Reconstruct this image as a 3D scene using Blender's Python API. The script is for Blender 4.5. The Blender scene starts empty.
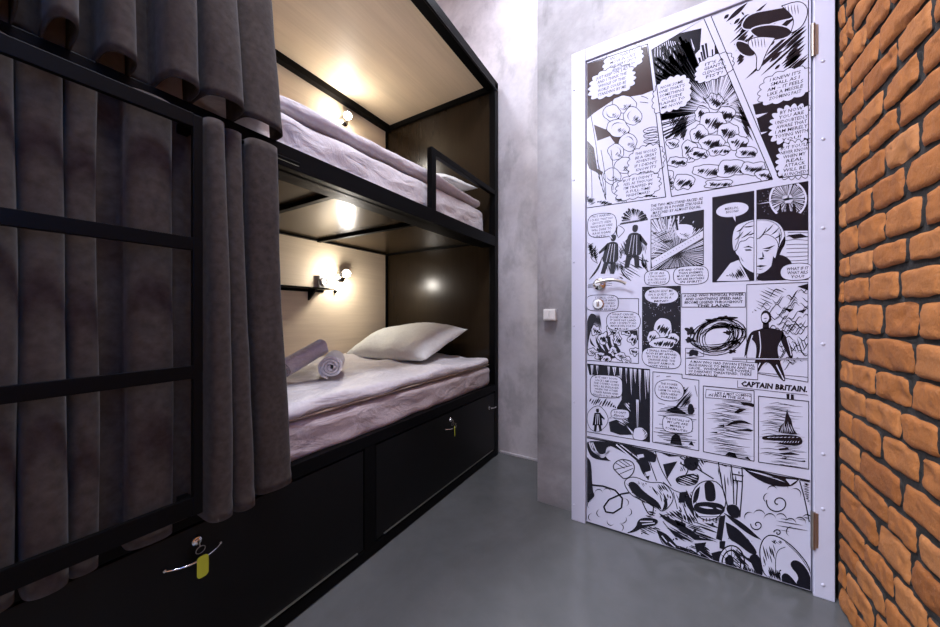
import bpy, bmesh, math, random
from mathutils import Vector, Matrix, noise
R = math.radians
PI = math.pi
scn = bpy.context.scene
col = scn.collection
rnd = random.Random(7)

# ---------------------------------------------------------------- camera geometry
F = 333.0
TH = math.atan(201.5 / F)
CH = 0.95
SN, CS = math.sin(TH), math.cos(TH)

def ray(px, py):
    u = (px - 470) / F
    return (-SN + u * CS, CS + u * SN, (313.5 - py) / F)

def on_x(px, py, X):
    r = ray(px, py); D = X / r[0]
    return Vector((X, D * r[1], CH + D * r[2]))

def on_y(px, py, Y):
    r = ray(px, py); D = Y / r[1]
    return Vector((D * r[0], Y, CH + D * r[2]))

def fn(x, y, z, s=1.0):
    return noise.noise(Vector((x * s, y * s, z * s)))

# ---------------------------------------------------------------- materials
def mat(name, color=(0.8, 0.8, 0.8), rough=0.5, metal=0.0, spec=0.5, coat=0.0, coat_rough=0.1, sheen=0.0):
    m = bpy.data.materials.new(name); m.use_nodes = True
    b = m.node_tree.nodes['Principled BSDF']
    b.inputs['Base Color'].default_value = (*color, 1)
    b.inputs['Roughness'].default_value = rough
    b.inputs['Metallic'].default_value = metal
    b.inputs['Specular IOR Level'].default_value = spec
    b.inputs['Coat Weight'].default_value = coat
    b.inputs['Coat Roughness'].default_value = coat_rough
    b.inputs['Sheen Weight'].default_value = sheen
    return m

class NT:
    def __init__(s, m):
        s.t = m.node_tree; s.n = s.t.nodes; s.l = s.t.links
        s.b = s.n['Principled BSDF']
    def new(s, kind, **kw):
        n = s.n.new(kind)
        for k, v in kw.items():
            if k in n.inputs: n.inputs[k].default_value = v
            else: setattr(n, k, v)
        return n
    def coords(s, scale=(1, 1, 1), rot=(0, 0, 0)):
        tc = s.new('ShaderNodeTexCoord'); mp = s.new('ShaderNodeMapping')
        mp.inputs['Scale'].default_value = scale; mp.inputs['Rotation'].default_value = rot
        s.l.new(tc.outputs['Object'], mp.inputs['Vector']); return mp.outputs['Vector']
    def noise(s, vec, scale, detail=4, rough=.55, dist=0.0):
        n = s.new('ShaderNodeTexNoise')
        n.inputs['Scale'].default_value = scale; n.inputs['Detail'].default_value = detail
        n.inputs['Roughness'].default_value = rough; n.inputs['Distortion'].default_value = dist
        s.l.new(vec, n.inputs['Vector']); return n.outputs['Fac']
    def ramp(s, fac, stops):
        r = s.new('ShaderNodeValToRGB'); e = r.color_ramp.elements
        while len(e) < len(stops): e.new(.5)
        for q, (p, c) in zip(e, stops):
            q.position = p; q.color = (*c, 1) if len(c) == 3 else c
        s.l.new(fac, r.inputs['Fac']); return r.outputs['Color']
    def mix(s, a, b, fac, mode='MIX'):
        m = s.new('ShaderNodeMix', data_type='RGBA', blend_type=mode)
        for sock, v in ((m.inputs[6], a), (m.inputs[7], b), (m.inputs[0], fac)):
            if hasattr(v, 'links') or hasattr(v, 'is_linked'): s.l.new(v, sock)
            elif isinstance(v, (int, float)): sock.default_value = v
            else: sock.default_value = (*v, 1)
        return m.outputs[2]
    def color(s, c): s.l.new(c, s.b.inputs['Base Color'])
    def rough(s, fac, lo, hi):
        m = s.new('ShaderNodeMapRange'); m.inputs['To Min'].default_value = lo; m.inputs['To Max'].default_value = hi
        s.l.new(fac, m.inputs['Value']); s.l.new(m.outputs[0], s.b.inputs['Roughness'])
    def bump(s, fac, strength, dist=.01, prev=None):
        b = s.new('ShaderNodeBump'); b.inputs['Strength'].default_value = strength; b.inputs['Distance'].default_value = dist
        s.l.new(fac, b.inputs['Height'])
        if prev is not None: s.l.new(prev, b.inputs['Normal'])
        s.l.new(b.outputs[0], s.b.inputs['Normal']); return b.outputs[0]

M = {}
def wood(name, dark, light, rough, scale=(30, 1.2, 30), coat=0.0, bump=.05):
    m = mat(name, light, rough, coat=coat); t = NT(m)
    v = t.coords(scale)
    f = t.noise(v, 3.0, 6, .6, .4)
    v2 = t.coords((4, .35, 4)); g = t.noise(v2, 2.0, 3, .5, .6)
    c = t.ramp(f, [(.3, dark), (.7, light)])
    c2 = t.ramp(g, [(.3, tuple(k * .86 for k in light)), (.75, tuple(min(1, k * 1.06) for k in light))])
    t.color(t.mix(c, c2, .5)); t.bump(f, bump, .002); M[name] = m; return m

wood('birch_board', (.68, .54, .37), (.82, .68, .49), .5)
wood('dark_board', (.010, .006, .003), (.022, .014, .007), .24, (30, 30, 1.2)); M['dark_board'].node_tree.nodes['Principled BSDF'].inputs['Specular IOR Level'].default_value = .28
wood('dark_soffit', (.020, .013, .007), (.040, .027, .014), .25, (30, 1.2, 30))

m = mat('black_steel', (.003, .003, .0033), .42, spec=.07); t = NT(m)
t.bump(t.noise(t.coords((1, 1, 1)), 900, 2), .08, .0006); M['steel'] = m
m = mat('black_panel', (.003, .003, .003), .42, spec=.2); t = NT(m)
t.bump(t.noise(t.coords((60, 3, 60)), 6, 3), .05, .0006); M['panel'] = m
M['edge'] = mat('brushed_edge_metal', (.62, .60, .52), .32, 1.0)
M['chrome'] = mat('chrome', (.78, .78, .78), .14, 1.0)
M['brass'] = mat('aged_metal', (.48, .44, .39), .32, 1.0)
M['tag'] = mat('yellow_plastic', (.55, .62, .03), .35)
M['hole'] = mat('keyway_black', (.004, .004, .004), .5)
M['white_plastic'] = mat('white_plastic', (.72, .70, .68), .35)
M['socket'] = mat('grey_plastic', (.45, .44, .42), .35)

def cloth(name, c1, c2, rough=.9, sheen=.3, weave=900, wr=0.0, wr_scale=10, sheen_rough=.5, spec=.3):
    m = mat(name, c1, rough, sheen=sheen, spec=spec); t = NT(m)
    v = t.coords(); f = t.noise(v, 60, 4); big = t.noise(v, 5, 2)
    t.color(t.ramp(f, [(.3, c1), (.7, c2)]))
    wv = t.new('ShaderNodeTexWave', wave_type='BANDS', bands_direction='Z'); wv.inputs['Scale'].default_value = weave / 6
    wv.inputs['Distortion'].default_value = 2.0; wv.inputs['Detail'].default_value = 2
    t.l.new(v, wv.inputs['Vector'])
    nb = t.bump(wv.outputs['Fac'], .18, .0008)
    if wr: t.bump(t.noise(t.coords((1, .7, 1.6)), wr_scale, 3, .5, 1.2), wr, .03, nb)
    M[name] = m; return m

cloth('curtain', (.034, .026, .021), (.060, .047, .039), .95, .10, spec=.12)
cloth('satin', (.46, .38, .38), (.53, .445, .44), .34, .1, 1400, .45, 9, spec=.6)
cloth('duvet', (.62, .575, .575), (.70, .655, .655), .5, .15, 1400, .38, 11)
cloth('ticking', (.42, .33, .24), (.50, .40, .30), .8, .1, 1400, .1, 20)
cloth('pillow_white', (.66, .66, .62), (.73, .73, .69), .7, .2, 1400, .25, 13)
cloth('towel', (.60, .56, .56), (.70, .66, .66), .98, .6, 400, .25, 60)

# door white paint, printed film, ink
M['door_white'] = mat('door_white_paint', (.54, .54, .66), .30, spec=.5)
M['film'] = mat('white_print_film', (.54, .54, .67), .20, spec=.4)
M['ink'] = mat('black_print_ink', (.006, .006, .012), .22, spec=.4)
M['ink_reflect'] = mat('black_ink_brown_reflection', (.035, .014, .012), .22, spec=.4)  # black ink, tinted brown to paint in the bunk wood's reflection
M['paper'] = mat('white_print_area', (.54, .54, .67), .20, spec=.4)

# plastered concrete
def concrete(name, a, b, c, stain=.5, seed=0.0):
    m = mat(name, b, .6); t = NT(m)
    v = t.coords((1, 1, 1), (0, 0, seed))
    n1 = t.noise(v, 1.9, 7, .6, .25); n2 = t.noise(t.coords((1.6, 1.6, .8)), 2.4, 8, .62, .35); n3 = t.noise(v, 38, 4, .7)
    base = t.ramp(n1, [(.32, a), (.5, b), (.68, c)])
    st = t.ramp(n2, [(.40, tuple((1 - stain) for k in a)), (.50, (1, 1, 1)), (1, (1, 1, 1))])
    cc = t.mix(base, st, .55, 'MULTIPLY')
    fine = t.ramp(n3, [(.3, (.86, .86, .88)), (.6, (1, 1, 1))])
    t.color(t.mix(cc, fine, .6, 'MULTIPLY')); t.rough(n2, .45, .7)
    nb = t.bump(n2, .12, .02); t.bump(n3, .12, .003, nb); M[name] = m
concrete('plaster_alcove', (.38, .34, .355), (.54, .50, .515), (.64, .60, .62), .45)
concrete('plaster_door', (.15, .145, .15), (.31, .295, .305), (.47, .45, .47), .7, 1.3)
concrete('plaster_plain', (.45, .44, .46), (.55, .54, .56), (.6, .59, .61), .2, .6)
M['paint_white'] = mat('white_paint', (.72, .71, .72), .6)

m = mat('poured_grey_floor', (.1, .11, .11), .2); t = NT(m)
v = t.coords(); n1 = t.noise(v, 1.3, 5, .6, 1.0); n2 = t.noise(v, 14, 5, .65, .5)
base = t.ramp(n1, [(.3, (.083, .086, .086)), (.55, (.108, .111, .111)), (.75, (.130, .133, .132))])
t.color(t.mix(base, t.ramp(n2, [(.3, (.85, .85, .85)), (.6, (1, 1, 1))]), .5, 'MULTIPLY'))
t.rough(n2, .12, .26); t.bump(n1, .03, .02); M['floor'] = m

m = mat('old_brick', (.5, .2, .08), .72, spec=.35); t = NT(m)
at = t.new('ShaderNodeAttribute', attribute_name='tone')
v = t.coords(); n1 = t.noise(v, 26, 6, .7, .5); n2 = t.noise(v, 130, 5, .7)
base = t.ramp(at.outputs['Fac'], [(0, (.31, .104, .024)), (.5, (.40, .145, .036)), (1, (.46, .19, .062))])
vr = t.ramp(n1, [(.28, (.62, .55, .50)), (.5, (1, 1, 1)), (.74, (1.0, 1.0, 1.0))])
c = t.mix(base, vr, .55, 'MULTIPLY')
c = t.mix(c, (.42, .25, .15), t.ramp(n2, [(.56, (0, 0, 0)), (.8, (.55, .55, .55))]))
t.color(c); nb = t.bump(n1, .6, .010); t.bump(n2, .6, .004, nb); M['brick'] = m
m = mat('dark_mortar', (.05, .048, .045), .95); t = NT(m)
v = t.coords(); n1 = t.noise(v, 60, 5, .7); t.color(t.ramp(n1, [(.3, (.010, .009, .008)), (.7, (.036, .032, .028))])); t.bump(n1, .5, .006); M['mortar'] = m

def emis(name, color, strength):
    m = bpy.data.materials.new(name); m.use_nodes = True
    b = m.node_tree.nodes['Principled BSDF']; b.inputs['Base Color'].default_value = (*color, 1)
    b.inputs['Emission Color'].default_value = (*color, 1); b.inputs['Emission Strength'].default_value = strength
    M[name] = m; return m
emis('bulb', (1.0, .96, .90), 60)
emis('diffuser', (.86, .88, 1.0), 7)
m = mat('window_glass', (1, 1, 1), .0); m.node_tree.nodes['Principled BSDF'].inputs['Transmission Weight'].default_value = 1
m.node_tree.nodes['Principled BSDF'].inputs['IOR'].default_value = 1.05; M['glass'] = m

# ---------------------------------------------------------------- mesh helpers
class MB:
    """collects faces; build() links them as one mesh object"""
    def __init__(s): s.v = []; s.f = []; s.mi = []
    def add(s, vs, fs, mi=0):
        o = len(s.v); s.v += [tuple(p) for p in vs]; s.f += [tuple(i + o for i in f) for f in fs]; s.mi += [mi] * len(fs); return s
    def box(s, x0, x1, y0, y1, z0, z1, b=0.0, mi=0):
        if b <= 0:
            vs = [(x, y, z) for x in (x0, x1) for y in (y0, y1) for z in (z0, z1)]
            fs = [(0, 1, 3, 2), (4, 6, 7, 5), (0, 4, 5, 1), (2, 3, 7, 6), (0, 2, 6, 4), (1, 5, 7, 3)]
            return s.add(vs, fs, mi)
        bm = bmesh.new(); bmesh.ops.create_cube(bm, size=1)
        for v in bm.verts:
            v.co = Vector(((x0 + x1) / 2 + v.co.x * (x1 - x0), (y0 + y1) / 2 + v.co.y * (y1 - y0), (z0 + z1) / 2 + v.co.z * (z1 - z0)))
        bmesh.ops.bevel(bm, geom=list(bm.edges), offset=b, segments=2, profile=.6, affect='EDGES')
        return s.addbm(bm, mi)
    def addbm(s, bm, mi=0):
        bm.verts.index_update(); s.add([v.co.copy() for v in bm.verts], [[v.index for v in f.verts] for f in bm.faces], mi); bm.free(); return s
    def tube(s, pts, r, n=10, mi=0, caps=True):
        pts = [Vector(p) for p in pts]; rs = r if isinstance(r, (list, tuple)) else [r] * len(pts)
        vs = []; up = None
        for i, p in enumerate(pts):
            d = (pts[min(i + 1, len(pts) - 1)] - pts[max(i - 1, 0)]).normalized()
            if up is None: up = Vector((0, 0, 1)) if abs(d.z) < .9 else Vector((1, 0, 0))
            a = d.cross(up).normalized(); b = a.cross(d).normalized(); up = b
            for k in range(n):
                t = 2 * PI * k / n; vs.append(p + rs[i] * (a * math.cos(t) + b * math.sin(t)))
        fs = []
        for i in range(len(pts) - 1):
            for k in range(n):
                k2 = (k + 1) % n; fs.append((i * n + k, i * n + k2, (i + 1) * n + k2, (i + 1) * n + k))
        if caps: fs.append(tuple(range(n))[::-1]); fs.append(tuple((len(pts) - 1) * n + k for k in range(n)))
        return s.add(vs, fs, mi)
    def lathe(s, prof, origin, axis, n=24, mi=0):
        """prof: list of (r, h) along axis"""
        axis = Vector(axis).normalized(); a = axis.orthogonal().normalized(); b = axis.cross(a); o = Vector(origin); vs = []; fs = []
        for r, h in prof:
            for k in range(n):
                t = 2 * PI * k / n; vs.append(o + axis * h + (a * math.cos(t) + b * math.sin(t)) * max(r, 1e-5))
        for i in range(len(prof) - 1):
            for k in range(n):
                k2 = (k + 1) % n; fs.append((i * n + k, i * n + k2, (i + 1) * n + k2, (i + 1) * n + k))
        fs.append(tuple(range(n))[::-1]); fs.append(tuple((len(prof) - 1) * n + k for k in range(n)))
        return s.add(vs, fs, mi)
    def grid(s, nu, nv, fnc, mi=0, closed_u=False):
        vs = [fnc(i / (nu if closed_u else nu - 1), j / (nv - 1)) for j in range(nv) for i in range(nu)]
        fs = []
        for j in range(nv - 1):
            for i in range(nu if closed_u else nu - 1):
                i2 = (i + 1) % nu; fs.append((j * nu + i, j * nu + i2, (j + 1) * nu + i2, (j + 1) * nu + i))
        return s.add(vs, fs, mi)
    def build(s, name, material, parent=None, smooth=False, angle=None):
        me = bpy.data.meshes.new(name); me.from_pydata(s.v, [], s.f)
        mats = material if isinstance(material, (list, tuple)) else [material]
        for q in mats: me.materials.append(M[q] if isinstance(q, str) else q)
        if len(mats) > 1: me.polygons.foreach_set('material_index', s.mi)
        bm = bmesh.new(); bm.from_mesh(me); bmesh.ops.recalc_face_normals(bm, faces=list(bm.faces)); bm.to_mesh(me); bm.free()
        if smooth: me.polygons.foreach_set('use_smooth', [True] * len(me.polygons))
        if angle: me.set_sharp_from_angle(angle=R(angle))
        me.update(); o = bpy.data.objects.new(name, me); col.objects.link(o)
        if parent: 
            o.parent = parent; o.matrix_parent_inverse = Matrix.Translation(-parent.location)
        return o

def tag(o, label=None, cat=None, group=None, kind=None):
    if label: o['label'] = label
    if cat: o['category'] = cat
    if group: o['group'] = group
    if kind: o['kind'] = kind
    return o

def empty(name, loc=(0, 0, 0)):
    o = bpy.data.objects.new(name, None); o.empty_display_size = .1; o.location = loc; col.objects.link(o); return o

def struct(o): o['kind'] = 'structure'; return o

def B(x0, x1, y0, y1, z0, z1, b=0.0): return MB().box(x0, x1, y0, y1, z0, z1, b)

# ---------------------------------------------------------------- room shell
CEIL = 3.35
XL, XR, YB, YD, YF = -2.06, .4755, 2.06, 1.62, -2.6
struct(B(XL - .1, XR + .35, YF - .1, YB + .1, -.12, 0).build('floor', 'floor'))
struct(B(XL - .1, XR + .35, YF - .1, YB + .1, CEIL, CEIL + .12).build('ceiling', 'paint_white'))
struct(B(XL - .1, XL, YF - .1, YB + .1, 0, CEIL).build('wall_left', 'plaster_plain'))
struct(B(XL, -.581, YB, YB + .1, 0, CEIL).build('wall_back', 'plaster_alcove'))
struct(B(-.581, XR, YD, YB + .1, 0, CEIL).build('wall_door', 'plaster_door'))
struct(B(XL, XR, YF - .1, YF, 0, CEIL).build('wall_front', 'plaster_plain'))
struct(B(-1.0, -.581, YB - .012, YB, 0, .014, .002).build('baseboard_back', 'plaster_alcove'))

# brick wall with a window opening behind the camera
WY0, WY1, WZ0, WZ1 = -1.0, .28, 1.0, 2.35
mb = MB()
XO = XR + .25
mb.box(XR, XO, YF, WY0, 0, CEIL); mb.box(XR, XO, WY1, YD, 0, CEIL)
mb.box(XR, XO, WY0, WY1, 0, WZ0); mb.box(XR, XO, WY0, WY1, WZ1, CEIL)
tones = [0.0] * len(mb.f)
JY = [10.5, 32.5, 57, 81.6, 107.5, 132.5, 157, 179.5, 204.5, 231, 257, 280, 304.5, 332, 358, 383, 407.5, 433, 459, 481.6, 509, 533, 557.7, 583, 604.5]
joints_z = [CH + (313.5 - y) * .003264 for y in JY]
VJ = {0: [105, 330], 1: [115, 145], 2: [95, 220], 3: [135, 290], 4: [88, 205, 395], 5: [160, 315, 520], 6: [85, 235, 405], 7: [165, 325, 520], 8: [105, 255, 438],
      9: [180, 325, 540], 10: [130, 268, 455], 11: [95, 240, 412, 650], 12: [168, 318, 518], 13: [208, 495], 14: [145, 280, 470], 15: [222, 415, 635],
      16: [145, 310, 515], 17: [185, 415], 18: [150, 340], 19: [285, 470], 20: [215, 375, 560], 21: [172, 328], 22: [112, 260], 23: [165, 330]}
rows = []
z = joints_z[0]; up = []
while z < CEIL - .02: up.append((z, min(z + .082, CEIL))); z += .082
for a in up: rows.append((a[0], a[1], None))
for i in range(len(joints_z) - 1): rows.append((max(joints_z[i + 1], 0), joints_z[i], VJ.get(i)))

def brick(y0, y1, z0, z1, fine):
    ny, nz = (21, 11) if fine else (4, 3)
    if fine and y1 - y0 < .05: ny = 8
    cy, cz, hy, hz = (y0 + y1) / 2, (z0 + z1) / 2, (y1 - y0) / 2, (z1 - z0) / 2
    sd = rnd.uniform(0, 100); tone = min(1, max(0, rnd.gauss(.5, .24))); push = rnd.uniform(0, .0035)
    tilt = rnd.uniform(-.02, .02)
    ty, tz = rnd.uniform(-.012, .012), rnd.uniform(-.05, .05)
    vs = []; fs = []
    for j in range(nz + 2):
        for i in range(ny + 2):
            a = min(max(i - 1, 0), ny - 1) / (ny - 1) * 2 - 1; b = min(max(j - 1, 0), nz - 1) / (nz - 1) * 2 - 1
            yy, zz = a * hy, b * hz
            e = max(abs(a) ** 14, abs(b) ** 9)
            ry = hy * .05 * abs(b) ** 4 * abs(a) ** 3 * (1 if a > 0 else -1)
            rz = hz * .10 * abs(a) ** 4 * abs(b) ** 3 * (1 if b > 0 else -1)
            yy -= ry; zz -= rz
            wob = .0035 if fine else 0
            wy = wob * fn(cy + yy + sd, cz + zz, 1.3, 28); wz = wob * 1.3 * fn(cy + yy, cz + zz + sd, 5.3, 24)
            x = .4665 - push + (.0065 * e if fine else .003 * e) + ty * a * hy + tz * b * hz * .5
            if fine:
                x += .0024 * fn(cy + yy, cz + zz, sd, 22) + .0026 * fn(cy + yy, cz + zz, sd, 70)
                q = fn(cy + yy, cz + zz, sd + 9, 17)
                if q > .28: x += (q - .28) * .022
            x = max(.4610, min(x, .4745))
            if i in (0, ny + 1) or j in (0, nz + 1): x = XR + .004
            vs.append((x, cy + yy + wy + tilt * zz, cz + zz + wz + tilt * yy * .4))
    w = ny + 2
    for j in range(nz + 1):
        for i in range(ny + 1):
            fs.append((j * w + i, (j + 1) * w + i, (j + 1) * w + i + 1, j * w + i + 1))
    edge = [f for k, f in enumerate(fs) if k % (ny + 1) in (0, ny) or k // (ny + 1) in (0, nz)]; face = [f for f in fs if f not in set(edge)]
    o = len(mb.v); mb.add(vs, face, 1); mb.f += [tuple(i + o for i in f) for f in edge]; mb.mi += [0] * len(edge)     # mortar smeared over the brick's sides
    tones.extend([tone] * len(fs))

for (z0, z1, vj) in rows:
    gt = rnd.uniform(.004, .007); gb = rnd.uniform(.004, .008)
    if z0 < .01: gb = .001
    if vj: ys = sorted([on_x(825 + cx / 5.7, 300, .465).y for cx in vj], reverse=True)
    else: ys = [1.55 - rnd.uniform(.04, .16)]; ys.append(ys[-1] - rnd.choice((.12, .24)))
    edges = [1.556] + ys
    while edges[-1] > YF + .3: edges.append(edges[-1] - rnd.choice((.245, .245, .125)) + rnd.uniform(-.01, .01))
    for a, b in zip(edges[:-1], edges[1:]):
        g = rnd.uniform(.0045, .0085)
        y1, y0 = a - g, b + g
        if y1 - y0 < .012: continue
        if y1 > WY0 and y0 < WY1 and z1 > WZ0 and z0 < WZ1:
            if y1 > WY1 + .03: y0 = WY1 + .004
            elif y0 < WY0 - .03: y1 = WY0 - .004
            else: continue
        brick(y0, y1, z0 + gb, z1 - gt, y1 > .85)
bw = mb.build('wall_right', ['mortar', 'brick'], smooth=True)
# per-brick tone (fired colour differs from brick to brick)
at = bw.data.attributes.new('tone', 'FLOAT', 'FACE'); at.data.foreach_set('value', tones)
bw.data.set_sharp_from_angle(angle=R(60))
struct(bw)

# window in the brick wall, behind the viewer
w1 = empty('window_1', (XR + .12, (WY0 + WY1) / 2, WZ0)); struct(w1)
mb = MB(); fx0, fx1 = XR + .09, XR + .15
for (a, b, c, d) in ((WY0, WY0 + .05, WZ0, WZ1), (WY1 - .05, WY1, WZ0, WZ1), (WY0, WY1, WZ0, WZ0 + .05), (WY0, WY1, WZ1 - .05, WZ1), (-.385, -.335, WZ0, WZ1)):
    mb.box(fx0, fx1, a, b, c, d, .004)
mb.build('window_frame', 'paint_white', w1)
B(XR + .115, XR + .121, WY0 + .04, WY1 - .04, WZ0 + .04, WZ1 - .04).build('window_pane', 'glass', w1)

# ---------------------------------------------------------------- bunk bed
Y0, Y1, XF, XBK = -.16, 2.035, -1.0, -2.04
bed = empty('bunk_bed', (-1.5, .94, 0))
tag(bed, 'black steel framed two-tier bunk bed with pale birch panels against the left wall', 'bunk bed')
S = 'steel'
# posts
for (y0, y1) in ((Y0, Y0 + .045), (1.975, 2.02)):
    B(XF - .045, XF, y0, y1, 0, 2.499, .002).build('post', S, bed)
    B(-2.04, -1.995, y0, y1, 0, 2.499, .002).build('post', S, bed)
# canopy
mb = MB(); mb.box(XF - .07, XF, Y0, 2.02, 2.45, 2.50, .002)
mb.box(-2.0, -1.955, Y0, 2.02, 2.435, 2.495); mb.box(-2.0, -1.03, 1.975, 2.02, 2.44, 2.495); mb.box(-2.0, -1.03, Y0, Y0 + .045, 2.44, 2.495)
mb.build('canopy_frame', S, bed)
B(-2.0, XF - .02, Y0 + .02, 2.0, 2.478, 2.499).build('ceiling_panel', 'birch_board', bed)
# back and end panels
B(-2.025, -2.005, Y0 + .04, 1.985, 1.47, 2.475).build('back_panel', 'birch_board', bed)
B(-2.025, -2.005, Y0 + .04, 1.985, .44, 1.45).build('back_panel', 'birch_board', bed)
B(-2.0, XF - .045, 1.995, 2.012, 1.47, 2.45).build('end_panel', 'dark_board', bed)
B(-2.0, XF - .045, 1.995, 2.012, .44, 1.455).build('end_panel', 'dark_board', bed)
B(-2.0, XF - .045, Y0 + .012, Y0 + .03, 1.47, 2.45).build('end_panel', 'dark_board', bed)
B(-2.0, XF - .045, Y0 + .012, Y0 + .03, .44, 1.455).build('end_panel', 'dark_board', bed)
# upper deck
mb = MB(); mb.box(XF - .045, XF, Y0 + .045, 1.975, 1.395, 1.462, .002)
mb.box(XF - .10, XF - .03, Y0 + .045, 1.975, 1.395, 1.402)
mb.build('side_rail', S, bed)
B(-1.995, XF - .045, Y0 + .03, 1.995, 1.438, 1.456).build('bunk_deck', 'dark_soffit', bed)
mb = MB()
for y in (.28, .862, 1.362): mb.box(-1.99, XF - .045, y - .012, y + .012, 1.418, 1.437)
mb.box(-1.17, -1.145, Y0 + .05, 1.99, 1.416, 1.437); mb.box(-2.0, -1.975, Y0 + .05, 1.99, 1.425, 1.44); mb.box(-2.0, -1.05, 1.975, 1.994, 1.425, 1.44)
mb.build('deck_support', S, bed)
# guard rail
mb = MB(); mb.box(XF - .032, XF - .002, 1.296, 1.332, 1.462, 1.768, .002); mb.box(XF - .03, XF - .002, 1.332, 1.975, 1.738, 1.768, .002)
mb.build('guard_rail', S, bed)
# lower frame
mb = MB(); mb.box(XF - .045, XF, Y0 + .045, 1.975, .435, .480, .002); mb.box(XF - .045, XF, Y0 + .045, 1.975, 0.004, .045, .002)
mb.box(XF - .045, XF, .878, .932, .045, .435, .002)
mb.build('base_frame', S, bed)
B(-2.0, XF - .05, Y0 + .03, 1.99, .455, .470).build('bunk_deck', 'dark_soffit', bed)
# drawers
def arc_handle(y0, y1, z, sag=.004, out=.02, r=.0022):
    mb = MB(); n = 14; pts = []
    for i in range(n + 1):
        t = i / n; q = math.sin(PI * t)
        pts.append((XF + .0035 + out * q ** .7, y0 + (y1 - y0) * t, z - sag * q))
    mb.tube(pts, r, 8)
    for y in (y0, y1): mb.lathe([(.0035, 0), (.0035, .003)], (XF + .0008, y, z), (1, 0, 0), 10)
    return mb
def lock(y, z, parent, r=.0115):
    l = MB().lathe([(r, 0), (r, .003), (r * .86, .006), (r * .6, .007), (r * .6, .011), (r * .45, .012)], (XF - .0005, y, z), (1, 0, 0), 20)
    o = l.build('lock', 'chrome', parent, True, 40)
    MB().box(XF + .0118, XF + .0122, y - .0012, y + .0012, z - .004, z + .004).build('keyhole', 'hole', o)
    return o
for k, (a, b, ly, hy0, hy1, hz, lz) in enumerate(((Y0 + .05, .873, .352, .292, .402, .357, .392), (.937, 1.97, 1.450, 1.405, 1.50, .352, .388))):
    d = B(XF - .03, XF - .002, a, b, .052, .428, .0025).build('drawer', 'panel', bed)
    B(XF - .003, XF + .003, a + .04, b - .03, .055, .0585).build('edge_strip', 'edge', d)
    lock(ly, lz, d)
    arc_handle(hy0, hy1, hz).build('handle', 'chrome', d, True, 60)
    if k == 1:
        mb = MB().lathe([(.011, 0), (.011, .004), (.006, .006), (.006, .02)], (XF - .0005, 1.888, .345), (1, 0, 0), 16)
        mb.tube([(XF + .017, 1.888, .345), (XF + .019, 1.925, .341), (XF + .017, 1.955, .339)], .0032, 8)
        mb.build('latch', 'chrome', d, True, 50)
# ladder
lad = MB()
lad_o = MB()
LXX = -.900
py0, py1 = on_x(191, 300, LXX).y, on_x(203, 300, LXX).y
zt, zb = on_x(192, 113, LXX).z, on_x(192, 517, LXX).z
lad_o.box(LXX - .013, LXX, py0 + .004, py1, zb, zt, .0015).box(LXX - .013, LXX, -.06, -.036, zb, zt, .0015)
for zz in (zt - .02, zb):
    for yy in (py0 + .002, -.058): lad_o.box(XF - .001, LXX - .002, yy, yy + .02, zz, zz + .02)
lo = lad_o.build('ladder', S, bed)
for za, zc in ((126, 112), (250, 237), (379, 366), (516, 498)):
    B(LXX - .012, LXX - .001, -.04, py0 + .006, on_x(192, za, LXX).z, on_x(192, zc, LXX).z, .0015).build('rung', S, lo)

# curtain rods
MB().tube([(-.974, Y0 + .02, 1.405), (-.974, .60, 1.405)], .006, 10).build('curtain_rod', S, bed, True)
MB().tube([(-.974, Y0 + .02, 2.40), (-.974, 1.95, 2.40)], .006, 10).build('curtain_rod', S, bed, True)

# shelf
mb = MB().box(-2.004, -1.885, .80, 1.405, 1.105, 1.113, .001); mb.box(-2.004, -1.998, .80, 1.405, 1.09, 1.112)
sh = mb.build('shelf', S, bed)
for y in (.90, 1.30):
    mb = MB(); mb.add([(-2.004, y - .006, 1.105), (-1.92, y - .006, 1.105), (-1.99, y - .006, 1.045), (-2.004, y - .006, 1.035),
                       (-2.004, y + .006, 1.105), (-1.92, y + .006, 1.105), (-1.99, y + .006, 1.045), (-2.004, y + .006, 1.035)],
                      [(0, 1, 2, 3), (7, 6, 5, 4), (0, 4, 5, 1), (1, 5, 6, 2), (2, 6, 7, 3), (3, 7, 4, 0)])
    mb.build('bracket', S, sh)
# peg
MB().lathe([(.012, 0), (.012, .006), (.006, .008), (.006, .02)], (-2.005, 1.495, 1.103), (1, 0, 0), 14).build('wall_peg', S, bed, True, 40)

# reading lamps (bolted to the back panel, each one liftable)
def reading_lamp(y, z, label):
    L = empty('reading_lamp', (-2.005, y, z)); tag(L, label, 'lamp', 'reading lamps')
    MB().lathe([(.038, 0), (.038, .008), (.034, .014), (.012, .018), (.008, .02)], (-2.0048, y, z), (1, 0, 0), 28).build('wall_plate', 'chrome', L, True, 40)
    MB().tube([(-1.988, y, z), (-1.965, y, z + .004), (-1.95, y + .004, z + .022)], .005, 10).build('arm', 'chrome', L, True, 60)
    ax = Vector((.70, -.42, -.42)).normalized() if z < 2 else Vector((.42, -.60, -.62)).normalized()
    o = Vector((-1.948, y + .008, z + .035)) - ax * .028
    MB().lathe([(.008, 0), (.018, .004), (.024, .018), (.027, .045), (.029, .062), (.0265, .062), (.0245, .05), (.0, .05)], o, ax, 26).build('lamp_shade', 'chrome', L, True, 40)
    MB().lathe([(.023, .0512), (.0225, .057), (.012, .061), (.001, .062)], o, ax, 20).build('bulb', 'bulb', L, True, 60)
    return L, o + ax * .085, ax
L1, p1, a1 = reading_lamp(1.535, 1.205, 'small round chrome reading lamp shining in the lower bunk above the shelf end')
L2, p2, a2 = reading_lamp(1.56, 2.315, 'small round chrome reading lamp shining in the upper bunk under the birch ceiling')

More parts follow.
